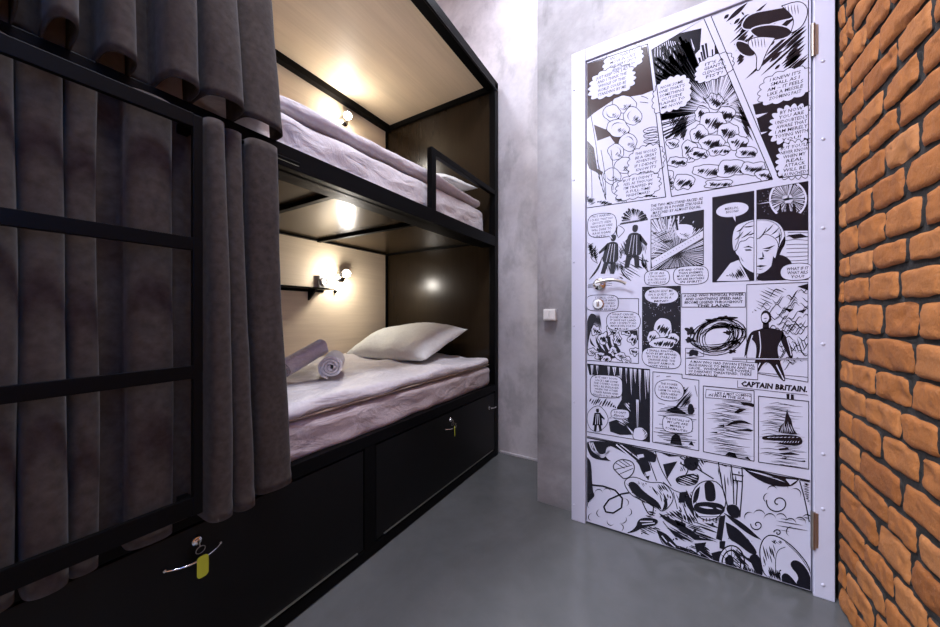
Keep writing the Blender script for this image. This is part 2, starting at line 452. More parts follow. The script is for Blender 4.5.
# socket on the back panel
so = empty('wall_socket', (-2.005, 1.408, 1.163)); tag(so, 'small square grey power socket on the birch panel between shelf and lamp', 'socket')
B(-2.005, -1.985, 1.362, 1.442, 1.122, 1.204, .006).build('cover_plate', 'socket', so)
MB().lathe([(.027, 0), (.027, .010), (.021, .010), (.019, .002), (0, .002)], (-1.9855, 1.402, 1.163), (1, 0, 0), 24).build('socket_well', 'white_plastic', so, True, 40)

# ---------------------------------------------------------------- bedding
def slab(x0, x1, y0, y1, z0, z1, r, nx, ny, nz, amp, sc, sd, top=.0, sides=.0, sag=None):
    """rounded soft box, outline subdivided and wrinkled"""
    bm = bmesh.new(); mbx = MB()
    def put(a, b, c):
        x, y, z = x0 + (x1 - x0) * a, y0 + (y1 - y0) * b, z0 + (z1 - z0) * c
        cx, cy, cz = min(max(x, x0 + r), x1 - r), min(max(y, y0 + r), y1 - r), min(max(z, z0 + min(r, (z1 - z0) / 2)), z1 - min(r, (z1 - z0) / 2))
        d = Vector((x - cx, y - cy, z - cz)); q = d.length
        nrm = d.normalized() if q > 1e-6 else Vector((0, 0, 0))
        p = Vector((cx, cy, cz)) + nrm * min(r, q if q < r else r) if q > 1e-6 else Vector((x, y, z))
        w = fn(p.x + sd, p.y, p.z, sc) * amp + fn(p.x, p.y + sd, p.z * 1.5, sc * 2.7) * amp * .35
        if nrm.length > 0: p += nrm * w
        if nrm.z > .2: p.z += top * fn(p.x, p.y, sd, 5)
        if abs(nrm.x) > .3 and nrm.x > 0: p.x += sides * fn(sd, p.y * .6, p.z * 1.2, 12)
        return p
    def face(f, n, m): mbx.grid(n, m, f)
    face(lambda a, b: put(a, b, 1), nx, ny); face(lambda a, b: put(a, b, 0), nx, ny)
    face(lambda a, b: put(1, a, b), ny, nz); face(lambda a, b: put(0, a, b), ny, nz)
    face(lambda a, b: put(a, 1, b), nx, nz); face(lambda a, b: put(a, 0, b), nx, nz)
    return mbx
def weld(o, d=.0008):
    bm = bmesh.new(); bm.from_mesh(o.data); bmesh.ops.remove_doubles(bm, verts=list(bm.verts), dist=d)
    bmesh.ops.recalc_face_normals(bm, faces=list(bm.faces)); bm.to_mesh(o.data); bm.free(); return o

ml = empty('mattress', (-1.5, .95, .47)); tag(ml, 'lower bunk mattress in glossy mauve satin sheet on the black base', 'mattress', 'mattresses')
weld(slab(-1.985, -1.022, -.10, 1.955, .4705, .600, .03, 30, 90, 14, .006, 7, 3.1, 0, .012).build('fitted_sheet', 'satin', ml, True))
md = empty('duvet', (-1.5, .95, .62)); tag(md, 'flat white and pale pink quilted duvet spread over the lower bunk mattress', 'duvet', 'duvets')
weld(slab(-1.98, -1.018, -.09, 1.93, .6175, .660, .022, 70, 170, 10, .006, 10, 8.1, .018, .010).build('quilt', 'duvet', md, True))
weld(slab(-1.975, -1.026, -.085, 1.94, .6085, .617, .004, 8, 60, 5, .003, 9, 4.1, 0, .006).build('quilt_underside', 'ticking', md, True))

mu = empty('mattress', (-1.5, .95, 1.457)); tag(mu, 'upper bunk mattress in lilac sheet above the black side rail', 'mattress', 'mattresses')
weld(slab(-1.985, -1.066, -.10, 1.95, 1.4575, 1.632, .035, 30, 90, 14, .008, 6, 5.7, 0, .014).build('fitted_sheet', 'duvet', mu, True))
def sink(o):
    for v in o.data.vertices:
        if v.co.z > 1.47: v.co.z -= .045 * max(0, min(1, 1 - (v.co.y - .45) / 1.0)) * (v.co.z - 1.47) / .21
sink(bpy.data.objects['mattress.001'].children[0])
mq = empty('duvet', (-1.5, .95, 1.66)); tag(mq, 'crumpled white and lilac duvet on the upper bunk beside the guard rail', 'duvet', 'duvets')
def uq(a, b):
    # draped quilt: over the top, and a lip hanging over the front edge
    return None
sink(weld(slab(-1.97, -1.062, -.09, 1.90, 1.641, 1.695, .026, 40, 110, 10, .007, 5, 18.1, .014, .008).build('quilt', 'duvet', mq, True)))

def pillow(name, loc, w, d, h, rot, label, group=None):
    P = empty(name, loc); tag(P, label, 'pillow', group)
    mb = MB(); nu, nv = 44, 30
    Rm = Matrix.Rotation(rot[2], 4, 'Z') @ Matrix.Rotation(rot[1], 4, 'Y') @ Matrix.Rotation(rot[0], 4, 'X')
    def sh(sign):
        def f(a, b):
            u, v = a * 2 - 1, b * 2 - 1
            th = ((1 - abs(u) ** 3.2) ** .55) * ((1 - abs(v) ** 2.6) ** .5)
            pin = 1 - .05 * (1 - u * u) * abs(v) ** 3; pin2 = 1 - .06 * (1 - v * v) * abs(u) ** 3
            x, y = u * w / 2 * pin2, v * d / 2 * pin
            z = sign * h / 2 * th * (1 + .18 * fn(x, y, sign * 3 + w, 5)) 
            z += th ** .3 * .010 * fn(x, y, 7.7, 9) + th ** .3 * .004 * fn(x, y, 3.7, 24)
            if sign < 0: z *= .55
            return Vector(loc) + (Rm @ Vector((x, y, z)))
        return f
    mb.grid(nu, nv, sh(1)); mb.grid(nu, nv, sh(-1))
    o = weld(mb.build('pillow_case', 'pillow_white', P, True), .0005)
    return P
pillow('pillow', (-1.535, 1.69, .754), .74, .46, .20, (R(20), R(-2), R(-3)), 'plump white pillow leaning on the dark end panel of the lower bunk', 'pillows')
pillow('pillow', (-1.40, 1.70, 1.765), .62, .42, .12, (R(10), R(3), R(4)), 'white pillow on the upper bunk seen through the guard rail', 'pillows')

# towels: spiral rolled sheets
def towel(axis_from, axis_to, rad, label, seed):
    a, b = Vector(axis_from), Vector(axis_to); ax = (b - a).normalized(); L = (b - a).length
    u = ax.cross(Vector((0, 0, 1))).normalized(); w = u.cross(ax).normalized()
    T = empty('rolled_towel', a - Vector((0, 0, rad))); tag(T, label, 'towel', 'rolled towels on the lower bunk')
    turns = 3.4; n = 150; th = rad / (turns + .9) * .80; mb = MB(); ring = []
    for i in range(n + 1):
        t = i / n; ang = t * turns * 2 * PI + 1.9; r = rad * .13 + (rad * .93 - rad * .13) * t
        ring.append((ang, r))
    m = 14
    def pt(i, k, off):
        ang, r = ring[i]; s = k / m
        rr = r + off + .0010 * fn(ang * .8 + seed, s * 3, 0, 2.5)
        flat = 1 - .07 * (math.sin(ang) < 0) * abs(math.sin(ang))
        e = .010 * fn(ang * .5, seed, s, 1.7) * (1 if k in (0, m) else 0) - (.006 * (rad - r) / rad * (-1 if k == 0 else 1) if k in (0, m) else 0)
        return a + ax * (L * s + e) + u * (rr * math.cos(ang)) + w * (rr * math.sin(ang) * flat)
    vs = []; fs = []
    N = n + 1
    for off in (-th / 2, th / 2):
        for k in range(m + 1):
            for i in range(N): vs.append(pt(i, k, off))
    A = (m + 1) * N
    for k in range(m):
        for i in range(n):
            p = k * N + i; fs.append((p, p + 1, p + N + 1, p + N)); q = A + p; fs.append((q, q + N, q + N + 1, q + 1))
    for i in range(n):
        fs.append((i, A + i, A + i + 1, i + 1)); p = m * N + i; fs.append((p, p + 1, A + p + 1, A + p))
    for k in range(m):
        p = k * N; fs.append((p, p + N, A + p + N, A + p)); p = k * N + n; fs.append((p, A + p, A + p + N, p + N))
    mb.add(vs, fs); mb.build('terry_cloth', 'towel', T, True, 60)
    return T
towel((-1.256, .917, .717), (-1.45, 1.085, .717), .052, 'rolled white towel lying nearest with its spiral end facing out', 1.0)
towel((-1.434, .998, .792), (-1.385, .780, .718), .040, 'rolled white towel propped aslant on the spiral-ended one', 6.0)

# ---------------------------------------------------------------- curtains
def curtain(name, folds, xb, amp, z0, z1, warp, label, xf=None, seed=0.0):
    """folds: list of (ya, yb, amplitude factor); cloth surface swept along z, real thickness"""
    prof = []   # (y, depth 0..1, fold centre)
    ya0 = folds[0][0]
    for k, (a, b, f) in enumerate(folds):
        n = 22
        for i in range(n + 1):
            t = i / n; s = math.sin(PI * t) ** .42 if 0 < t < 1 else 0
            bulge = .15 * (b - a) * math.sin(2 * PI * t)      # tube-like: sides lean past the neck
            prof.append((a + (b - a) * t - bulge, s * f, k))
        if k + 1 < len(folds):
            c = folds[k + 1][0]
            if c - b > .012:
                for i in range(1, 6):
                    t = i / 6; prof.append((b + (c - b) * t, .10 * math.sin(PI * t) * (1 if k % 2 else -.4), k))
    nz = 46; vs = []; N = len(prof)
    def P(i, j, off=0.0):
        y, s, k = prof[i]; t = j / nz; z = z0 + (z1 - z0) * t
        am = amp * (1 + .18 * math.sin(z * 2.3 + k * 1.7 + seed)) * (.80 + .2 * (1 - t))
        x = xb + am * s
        x += .005 * fn(y * 3, z * 1.3 + seed, k * 2.0, 2.2) * min(1, s * 2) + .0025 * fn(y, z, seed, 9)
        yy = y + .006 * fn(k * 3.1, z + seed, 0, 2.0) + warp(y, z)
        if j in (0, 1): x += .0015 * s
        if j == 2: x -= .0015 * s
        zz = z + (.006 * fn(y, seed, k, 6) if j == 0 else 0)
        return Vector((x, yy, zz))
    mb = MB()
    mb.grid(N, nz + 1, lambda a, b: P(round(a * (N - 1)), round(b * nz)))
    o = mb.build(name, 'curtain', None, True)
    md = o.modifiers.new('thickness', 'SOLIDIFY'); md.thickness = .003; md.offset = 0
    tag(o, label, 'curtain'); return o

def yx(px, X): return on_x(px, 300, X).y
LX = -.93
f_low = [(-.12, -.055, 1), (-.045, .015, .9), (.02, yx(18, LX), 1), (yx(20, LX), yx(67, LX), 1.0), (yx(70, LX), yx(101, LX), .95), (yx(131, LX), yx(177, LX), .95), (yx(207, LX), yx(229, LX), 1.35), (yx(230.5, LX), yx(250, LX), 1.25), (yx(256, LX), yx(288, LX), 1.2)]
def warp_low(y, z):
    t = max(0, min(1, (1.42 - z) / .95)); k = max(0, (y - .35) / .2)
    return .045 * k * (t - .5) 
f_lo2 = [(a, b, f) for a, b, f in f_low]
curtain('curtain', f_lo2, -.993, .062, .464, 1.412, warp_low, 'grey-brown curtain of the lower bunk, pleated behind and beside the black ladder', seed=2.0)
UX = -.92
f_up = [(-.12, -.075, 1), (-.055, -.02, 1), (.0, .04, .9), (.055, yx(20, UX), 1), (yx(48, UX), yx(79, UX), 1.0), (yx(108, UX), yx(143, UX), 1.0), (yx(169, UX), yx(204, UX), 1.0), (yx(207, UX), yx(248, UX), .85), (yx(250, UX), yx(292, UX), .75)]
def warp_up(y, z):
    k = max(0, min(1.2, (y - .2) / .35)); return -.06 * k * (z - 1.46)
curtain('curtain', f_up, -1.032, .122, 1.4635, 2.425, warp_up, 'grey-brown curtain of the upper bunk with wide tubular folds hanging over the ladder top', seed=5.0)

# key tags hanging from the drawer locks
def key_tag(y, z, label, turn=0.0, s=1.0):
    K = empty('key_tag', (XF + .012, y, z)); tag(K, label, 'key tag', 'yellow key tags on the drawers')
    zr = z - .020
    pts = [(XF + .014 + .002 * math.sin(q), y + .004 + .0095 * math.cos(q), zr + .0095 * math.sin(q)) for q in [2 * PI * i / 20 for i in range(21)]]
    MB().tube(pts, .0009, 6).build('ring', 'brass', K, True)
    mb = MB(); n = 8; w, h = .0115 * s, .026 * s; cz = zr - .0095 - h; out = []
    for (cx, cy_, a0) in ((w - .008, h - .008, 0), (-w + .008, h - .008, 90), (-w + .008, -h + .008, 180), (w - .008, -h + .008, 270)):
        for i in range(n + 1):
            a = R(a0 + 90 * i / n); out.append((cx + .008 * math.cos(a), cy_ + .008 * math.sin(a)))
    c, s_ = math.cos(turn), math.sin(turn); xo = XF + .026
    vs = [(xo + p[0] * s_ + e * c, y + .004 + p[0] * c - e * s_, cz + p[1]) for e in (-.0012, .0012) for p in out]
    k = len(out); fs = [tuple(range(k)), tuple(range(2 * k - 1, k - 1, -1))] + [(i, (i + 1) % k, k + (i + 1) % k, k + i) for i in range(k)]
    mb.add(vs, fs).build('plastic_tag', 'tag', K)
    MB().tube([(XF + .0118, y, z + .004), (XF + .019, y, z + .002), (XF + .019, y + .001, z - .008)], .0012, 6).build('key', 'brass', K)
key_tag(.352, .392, 'yellow key tag hanging from the lock of the nearer drawer')
key_tag(1.450, .388, 'yellow key tag edge-on at the lock of the farther drawer', R(-38))

# light switch on the concrete
sw = empty('light_switch', (-.50, YD, .935)); tag(sw, 'small white light switch on the grey concrete left of the door', 'light switch')
B(-.541, -.480, YD - .030, YD, .915, .972, .005).build('switch_box', 'white_plastic', sw)
B(-.534, -.5115, YD - .034, YD - .029, .921, .966, .002).build('rocker', 'white_plastic', sw)
B(-.5095, -.487, YD - .034, YD - .029, .921, .966, .002).build('rocker', 'white_plastic', sw)
# ---------------------------------------------------------------- door with printed comic-style film
YLF = 1.562            # front face of the leaf
door = empty('door_1', (.035, 1.60, 0)); struct(door)
DX0, DX1, DZ1 = -.3285, .4045, 2.086
mb = MB()
mb.box(-.395, -.3325, 1.556, YD - .0005, 0, 2.145, .003); mb.box(.4085, .4600, 1.556, YD - .0005, 0, 2.145, .003)
mb.box(-.3325, .4085, 1.556, YD - .0005, 2.091, 2.145, .003)
mb.box(-.3325, .4085, 1.605, YD - .0005, 0, 2.09)
frame = mb.build('door_frame', 'door_white', door)
leaf = B(DX0, DX1, YLF, 1.603, .010, DZ1, .0015).build('door_leaf', 'film', door)
# round screw caps down both sides of the frame
for (px, ys) in ((574, (90, 180, 262, 326, 402, 505)), (823, (61, 139, 228, 344, 454, 509, 585))):
    for py in ys:
        p = on_y(px, py, 1.556); MB().lathe([(.0055, 0), (.005, .002), (.003, .0032), (.0008, .0036)], (p.x, 1.5565, p.z), (0, -1, 0), 12).build('screw_cap', 'door_white', frame, True)
# hinges
for py0, py1 in ((25, 57), (511, 548)):
    a, b = on_y(812, py0, 1.556), on_y(812, py1, 1.556)
    mb = MB().lathe([(.0065, 0), (.0065, abs(a.z - b.z))], (.4065, 1.553, b.z), (0, 0, 1), 14)
    for k in (1, 2): 
        z = b.z + abs(a.z - b.z) * k / 3; mb.lathe([(.0072, -.0012), (.0072, .0012)], (.4065, 1.553, z), (0, 0, 1), 14)
    mb.box(.4085, .420, 1.5545, 1.557, b.z + .004, a.z - .004).build('hinge', 'brass', door, True, 40)
# lever handle and thumb turn
hz = on_y(599, 284, 1.55); hx = hz.x
ha = MB().lathe([(.026, 0), (.026, .005), (.021, .009), (.010, .011), (.010, .040), (.012, .044), (.012, .052), (.001, .053)], (hx, YLF - .0005, hz.z), (0, -1, 0), 28)
hand = ha.build('door_handle', 'chrome', door, True, 40)
pts = []; rr = []
for i in range(13):
    t = i / 12; pts.append((hx - .006 + .118 * t, YLF - .046 - .004 * math.sin(PI * t), hz.z + .002 + .012 * math.sin(PI * t * .95) - .010 * t ** 3)); rr.append(.0085 - .0035 * t + (.002 if i == 12 else 0))
MB().tube(pts, rr, 12).build('lever', 'brass', hand, True, 60)
tz = on_y(598, 304, 1.555)
tt = MB().lathe([(.024, 0), (.024, .004), (.020, .008), (.001, .009)], (tz.x, YLF - .0005, tz.z), (0, -1, 0), 28).build('lock_rosette', 'chrome', door, True, 40)
MB().box(tz.x - .004, tz.x + .004, YLF - .024, YLF - .008, tz.z - .012, tz.z + .012, .003).build('thumb_turn', 'brass', tt)

# --- flat printing: polygons laid on the leaf, each printing layer a hair above the last
ar = random.Random(11)
LAYER = [0]
ART = MB()          # material slots: 0 ink, 1 paper, 2 black ink with the brown reflection painted in
MATS = ['ink', 'paper', 'ink_reflect']
def W(p):
    q = on_y(p[0], p[1], YLF); return (min(max(q.x, DX0 + .002), DX1 - .002), min(max(q.z, .013), DZ1 - .002))
def area(P): return sum(P[i][0] * P[(i + 1) % len(P)][1] - P[(i + 1) % len(P)][0] * P[i][1] for i in range(len(P))) / 2
def clip(poly, win):
    if win is None: return poly
    if area(win) < 0: win = win[::-1]
    out = poly
    for i in range(len(win)):
        a, b = win[i], win[(i + 1) % len(win)]; inp, out = out, []
        def side(p): return (b[0] - a[0]) * (p[1] - a[1]) - (b[1] - a[1]) * (p[0] - a[0])
        for k in range(len(inp)):
            p, q = inp[k], inp[(k + 1) % len(inp)]; sp, sq = side(p), side(q)
            if sp >= 0: out.append(p)
            if (sp >= 0) != (sq >= 0):
                t = sp / (sp - sq); out.append((p[0] + (q[0] - p[0]) * t, p[1] + (q[1] - p[1]) * t))
        if len(out) < 3: return []
    return out
def up(): LAYER[0] += 1
SOFT = [False]
def soft(P, closed=True, it=2):
    for _ in range(it):
        n = len(P); out = []
        for i in range(n):
            if not closed and i in (0, n - 1): out.append(P[i]); continue
            a, b, c = P[i - 1], P[i], P[(i + 1) % n]
            u = (a[0] - b[0], a[1] - b[1]); v = (c[0] - b[0], c[1] - b[1]); lu, lv = math.hypot(*u) or 1, math.hypot(*v) or 1
            if (u[0] * v[0] + u[1] * v[1]) / lu / lv > .45: out.append(b); continue      # keep brush tips sharp
            out.append((b[0] + u[0] * .25, b[1] + u[1] * .25)); out.append((b[0] + v[0] * .25, b[1] + v[1] * .25))
        P = out
    return P
def fill(poly, mi=0, win=None):
    if SOFT[0] and 4 < len(poly) < 26: poly = soft(poly)
    poly = clip(poly, win)
    if len(poly) < 3 or abs(area(poly)) < .02: return
    P = [W(p) for p in poly]; Q = [P[0]]
    for p in P[1:]:
        if abs(p[0] - Q[-1][0]) + abs(p[1] - Q[-1][1]) > 2e-5: Q.append(p)
    if len(Q) < 3: return
    y = YLF - .00006 - LAYER[0] * .000004
    ART.add([(x, y, z) for x, z in Q], [tuple(range(len(Q)))], mi)
def line(pts, w=.5, mi=0, win=None, taper=False):
    w *= 1.3
    if SOFT[0] and 2 < len(pts) < 12:
        pts = soft(pts, False)
    n = len(pts)
    for i in range(n - 1):
        (x0, y0), (x1, y1) = pts[i], pts[i + 1]; L = math.hypot(x1 - x0, y1 - y0) or 1
        nx, ny = -(y1 - y0) / L / 2, (x1 - x0) / L / 2; ex, ey = (x1 - x0) / L * .08, (y1 - y0) / L * .08
        wa = w * (math.sin(PI * (i + .12) / (n - .76)) if taper else 1); wb = w * (math.sin(PI * (i + 1.12 if i < n - 2 else n - .88) / (n - .76)) if taper else 1)
        wa, wb = max(wa, .12), max(wb, .12)
        fill([(x0 - ex + nx * wa, y0 - ey + ny * wa), (x1 + ex + nx * wb, y1 + ey + ny * wb), (x1 + ex - nx * wb, y1 + ey - ny * wb), (x0 - ex - nx * wa, y0 - ey - ny * wa)], mi, win)
def outline(poly, w=.5, mi=0, win=None):
    if SOFT[0] and 4 < len(poly) < 26: poly = soft(poly)
    k = SOFT[0]; SOFT[0] = False; line(poly + [poly[0]], w, mi, win); SOFT[0] = k
def wedge(a, b, w, mi=0, win=None):
    L = math.hypot(b[0] - a[0], b[1] - a[1]) or 1; nx, ny = -(b[1] - a[1]) / L * w / 2, (b[0] - a[0]) / L * w / 2
    fill([(a[0] + nx, a[1] + ny), b, (a[0] - nx, a[1] - ny)], mi, win)
def stroke(a, b, w, mi=0, win=None, bend=0.0):
    """brush mark, fat in the middle"""
    L = math.hypot(b[0] - a[0], b[1] - a[1]) or 1; nx, ny = -(b[1] - a[1]) / L, (b[0] - a[0]) / L; U = []; D = []
    for i in range(7):
        t = i / 6; s = math.sin(PI * t); x = a[0] + (b[0] - a[0]) * t + nx * bend * s; y = a[1] + (b[1] - a[1]) * t + ny * bend * s
        U.append((x + nx * w * s / 2, y + ny * w * s / 2)); D.append((x - nx * w * s / 2, y - ny * w * s / 2))
    fill(U + D[-2:0:-1], mi, win)
def blob(cx, cy, rx, ry, rough=.15, n=28, sd=None, rot=0.0):
    sd = ar.random() * 99 if sd is None else sd; P = []
    for i in range(n):
        a = 2 * PI * i / n; r = 1 + rough * 2 * fn(math.cos(a), math.sin(a), sd, 1.6); x, y = rx * r * math.cos(a), ry * r * math.sin(a)
        P.append((cx + x * math.cos(rot) - y * math.sin(rot), cy + x * math.sin(rot) + y * math.cos(rot)))
    return P
def burst(c, r0, r1, n, w, mi=0, win=None, a0=0, a1=360, jit=.35):
    for i in range(n):
        a = R(a0 + (a1 - a0) * (i + ar.uniform(-.4, .4)) / n); q = r0 * (1 + ar.uniform(-jit, jit)); p = r1 * (1 + ar.uniform(-jit, jit) * .4)
        wedge((c[0] + p * math.cos(a), c[1] + p * math.sin(a)), (c[0] + q * math.cos(a), c[1] + q * math.sin(a)), w * ar.uniform(.5, 1.5), mi, win)
def hatch(poly, ang, gap, w, mi=0, win=None, jit=.3):
    """brush strokes at an angle inside a polygon"""
    xs = [p[0] for p in poly]; ys = [p[1] for p in poly]; cx, cy = sum(xs) / len(xs), sum(ys) / len(ys)
    r = max(math.hypot(x - cx, y - cy) for x, y in poly); c, s = math.cos(R(ang)), math.sin(R(ang)); k = -r
    while k < r:
        hit = []
        for i in range(len(poly)):
            (x0, y0), (x1, y1) = poly[i], poly[(i + 1) % len(poly)]
            d0 = -(x0 - cx) * s + (y0 - cy) * c - k; d1 = -(x1 - cx) * s + (y1 - cy) * c - k
            if (d0 > 0) != (d1 > 0):
                t = d0 / (d0 - d1); hit.append((x0 + (x1 - x0) * t - cx) * c + (y0 + (y1 - y0) * t - cy) * s)
        if len(hit) >= 2:
            a, b = min(hit), max(hit); e = (b - a) * jit
            a += ar.uniform(0, e); b -= ar.uniform(0, e)
            stroke((cx + a * c - k * s, cy + a * s + k * c), (cx + b * c - k * s, cy + b * s + k * c), w * ar.uniform(.5, 1.4), mi, win)
        k += gap * ar.uniform(.7, 1.3)
LET = MB()
def text(s, x, y, size, width=None, bold=.0, shear=.15, win=None, mi=0, rot=0.0):
    """capital lettering; x, y = photo position of the line's left end on its baseline; size = cap height in photo pixels there"""
    cu = bpy.data.curves.new('t', 'FONT'); cu.body = s; cu.size = 1; cu.shear = shear; cu.offset = bold; cu.resolution_u = 1
    o = bpy.data.objects.new('t', cu); col.objects.link(o); bpy.context.view_layer.update()
    me = o.evaluated_get(bpy.context.evaluated_depsgraph_get()).to_mesh()
    vs = [v.co.copy() for v in me.vertices]; fs = [tuple(p.vertices) for p in me.polygons]
    o.evaluated_get(bpy.context.evaluated_depsgraph_get()).to_mesh_clear(); bpy.data.objects.remove(o); bpy.data.curves.remove(cu)
    if not vs: return
    x0 = min(v.x for v in vs); x1 = max(v.x for v in vs)
    p = on_y(x, y, YLF); q = on_y(x, y - size, YLF); cap = (q.z - p.z) / .70
    if width: r = on_y(x + width, y, YLF); sx = (r.x - p.x) / (x1 - x0)
    else: sx = cap
    yy = YLF - .00006 - (LAYER[0] + 1) * .000004; out = []
    for v in vs:
        X = (v.x - x0) * sx; Z = v.y * cap; out.append((p.x + X * math.cos(rot) - Z * math.sin(rot), yy, p.z + Z * math.cos(rot) + X * math.sin(rot)))
    if max(o_[0] for o_ in out) > DX1 - .001: out = [(min(a, DX1 - .0015), b, c) for a, b, c in out]
    LET.add(out, fs, mi)
def lines(txt, cx, cy, w, pitch, size, bold=.011, rot=0.0, tilt=0.0):
    """centred lines of lettering; tilt = rise in px per px along the line"""
    L = txt.split('|'); m = max(len(s) for s in L)
    for i, s in enumerate(L):
        lw = w * (.35 + .65 * len(s) / m); y = cy + (i - (len(L) - 1) / 2) * pitch + size / 2
        text(s, cx - lw / 2, y - (y - 316) / (cx + 80) * lw / 2, size, lw, bold, .12, rot=rot)
def cloud_balloon(cx, cy, rx, ry, n=15, spike=.10, tilt=0.0, ow=.5):
    P = []
    for i in range(n * 6):
        a = 2 * PI * i / (n * 6); r = 1 + spike * (abs(math.sin(a * n / 2)) - .5) + .03 * math.sin(3 * a)
        e = (abs(math.cos(a)) ** 4 + abs(math.sin(a)) ** 4) ** -.16
        x, y = rx * r * e * math.cos(a), ry * r * e * math.sin(a); P.append((cx + x, cy + y + x * tilt))
    up(); fill(P, 1); up(); outline(P, ow); up(); return P
def balloon(cx, cy, rx, ry, tail=None, tilt=0.0, sq=.18, win=None):
    P = []
    for i in range(36):
        a = 2 * PI * i / 36; e = (abs(math.cos(a)) ** 4 + abs(math.sin(a)) ** 4) ** -sq; x, y = rx * e * math.cos(a), ry * e * math.sin(a); P.append((cx + x, cy + y + x * tilt))
    up()
    if tail:
        d = (tail[0] - cx, tail[1] - cy); L = math.hypot(*d); nx, ny = -d[1] / L, d[0] / L; bx, by = cx + d[0] / L * min(rx, ry) * .8, cy + d[1] / L * min(rx, ry) * .8
        T = [(bx + nx * 1.6, by + ny * 1.6), tail, (bx - nx * 1.6, by - ny * 1.6)]; line([T[0], T[1], T[2]], .55)
    fill(P, 1, win); up(); outline(P, .5, 0, win); up()
    if tail: fill(T, 1); up()

def cr(x0, y0, s): return lambda *p: [(x0 + a / s, y0 + b / s) for a, b in p]
cA = cr(580, 60, 4.33); cB = cr(650, 10, 3.3); cC = cr(730, 0, 3.3); cD = cr(580, 190, 6.27); cE = cr(700, 185, 5.97)
cF = cr(580, 280, 6.97); cG = cr(675, 275, 5.23); cH = cr(580, 355, 6.27); cI = cr(695, 375, 6.27); cJ = cr(580, 430, 4.825); cK = cr(680, 450, 4.18)

# ===== first row, left panel: explosion cloud, rising bands and boulders
P1 = [(586.5, 64), (647.6, 44), (665.7, 197), (586.5, 208)]
fill(cA((25, 20), (290, -60), (320, 130), (270, 150), (150, 170), (60, 230), (25, 260)), 2, P1)
fill(cA((60, 280), (110, 300), (200, 290), (215, 310), (190, 370), (178, 400), (130, 330), (75, 350)), 2, P1)
fill(cA((25, 345), (60, 380), (75, 470), (100, 485), (95, 500), (40, 470), (25, 440)), 2, P1)
up()
SOFT[0] = True
# plain column of rising smoke
for k, (x, y, rx, ry) in enumerate(((624, 104, 12, 9), (612, 113, 9, 8), (633, 116, 9, 9), (618, 128, 11, 9), (628, 142, 9, 9), (616, 152, 8, 8), (624, 166, 9, 8), (612, 176, 9, 8), (622, 188, 10, 8))):
    P = blob(x, y, rx, ry, .10); up(); fill(P, 1, P1); up(); outline(P, .5, 0, P1)
    line([(x + rx * .6 * math.cos(.5 * q + k), y + ry * .6 * math.sin(.5 * q + k)) for q in range(6)], .6, 0, P1, True)
    hatch([(x + (a - x) * .5 + rx * .4, y + (b - y) * .5 + ry * .4) for a, b in P], -50, 1.3, 1.0, 0, P1, .3)
up()
for k in range(5):     # rock bands on the right
    P = blob(651 + k * .5, 130 + k * 5.2, 8, 2.6, .12, rot=-.2); fill(P, 1, P1); outline(P, .6, 0, P1); stroke((645, 131 + k * 5.2), (658, 129 + k * 5.2), 1.1, 0, P1)
for x, y, rx, ry in ((589, 200, 7, 5), (604, 203, 8, 3.4), (621, 200, 7, 3.6), (648, 196, 9, 2.4)):
    hatch(blob(x, y, rx, ry), -38, .9, 1.1, 0, P1)
for x0, y0, x1, y1 in ((589, 150, 592, 205), (597, 160, 606, 200), (588, 100, 600, 180), (601, 150, 606, 195), (611, 150, 613, 190), (641, 96, 648, 99), (640, 102, 648, 103), (588, 84, 594, 92)):
    line([(x0, y0), ((x0 + x1) / 2 + 1.5, (y0 + y1) / 2), (x1, y1)], .5, 0, P1)
for k in range(9): stroke((588 + k * 2, 145 + k * 6), (593 + k * 1.6, 152 + k * 6), 1.2, 0, P1)
SOFT[0] = False
cloud_balloon(623, 60, 20, 12, 15, .1, -.32); lines('AND UNABLE TO|MOVE IN CASE|THE VERY SPOT|GIVES WAY!', 623, 60.5, 27, 4.2, 2.7, tilt=-.05)
cloud_balloon(612, 82, 23, 14, 17, .12, -.3); lines('JUST KEEP ON, LAD|AND I THINK THE|WHOLE OF THIS|WORLD COULD BE|STANDING BY ME', 612, 82, 32, 4.3, 2.8)
cloud_balloon(646, 161, 18, 15, 16, .12, -.25); lines('THIS WOULD|BE A GREAT|ADVENTURE|IF I DIDN\'T|KNOW IT\'S|REAL', 646, 162, 23, 4.1, 2.7)
cloud_balloon(638, 186, 22, 12, 16, .12, -.22); lines('BUT IF I DIDN\'T|FEEL AS THOUGH|I\'M TRAPPED IN|A FULL-TIME|NIGHTMARE!', 638, 186, 30, 3.9, 2.6)
outline(P1, .7)

# ===== first row, middle panel: radiating burst over boulders
P2 = [(651.7, 50), (704, 18), (772.7, 179.4), (671.5, 196.5)]
fill(cB((0, 100), (170, 60), (165, 130), (120, 175), (80, 225), (20, 240), (5, 200)), 0, P2); up()
for k in range(13): line(cB((18 + k * 7, 95 + k * 1), (16 + k * 9, 150), (30 + k * 8.5, 215 - k * 4)), .55, 1, P2)
line(cB((135, 95), (145, 130), (115, 165), (85, 205)), 1.6, 1, P2, True)
c0 = cB((215, 330))[0]
burst(c0, 14, 62, 70, 2.0, 0, P2, 150, 390)
burst(c0, 20, 75, 60, 3.6, 0, P2, 170, 250, .4); burst(c0, 22, 70, 40, 3.4, 0, P2, -60, 20, .4)
hatch(cB((60, 340), (150, 330), (110, 430), (60, 440)), -55, 1.6, 2.4, 0, P2); hatch(cB((260, 270), (330, 280), (390, 470), (320, 420)), 60, 1.7, 2.2, 0, P2)
up()
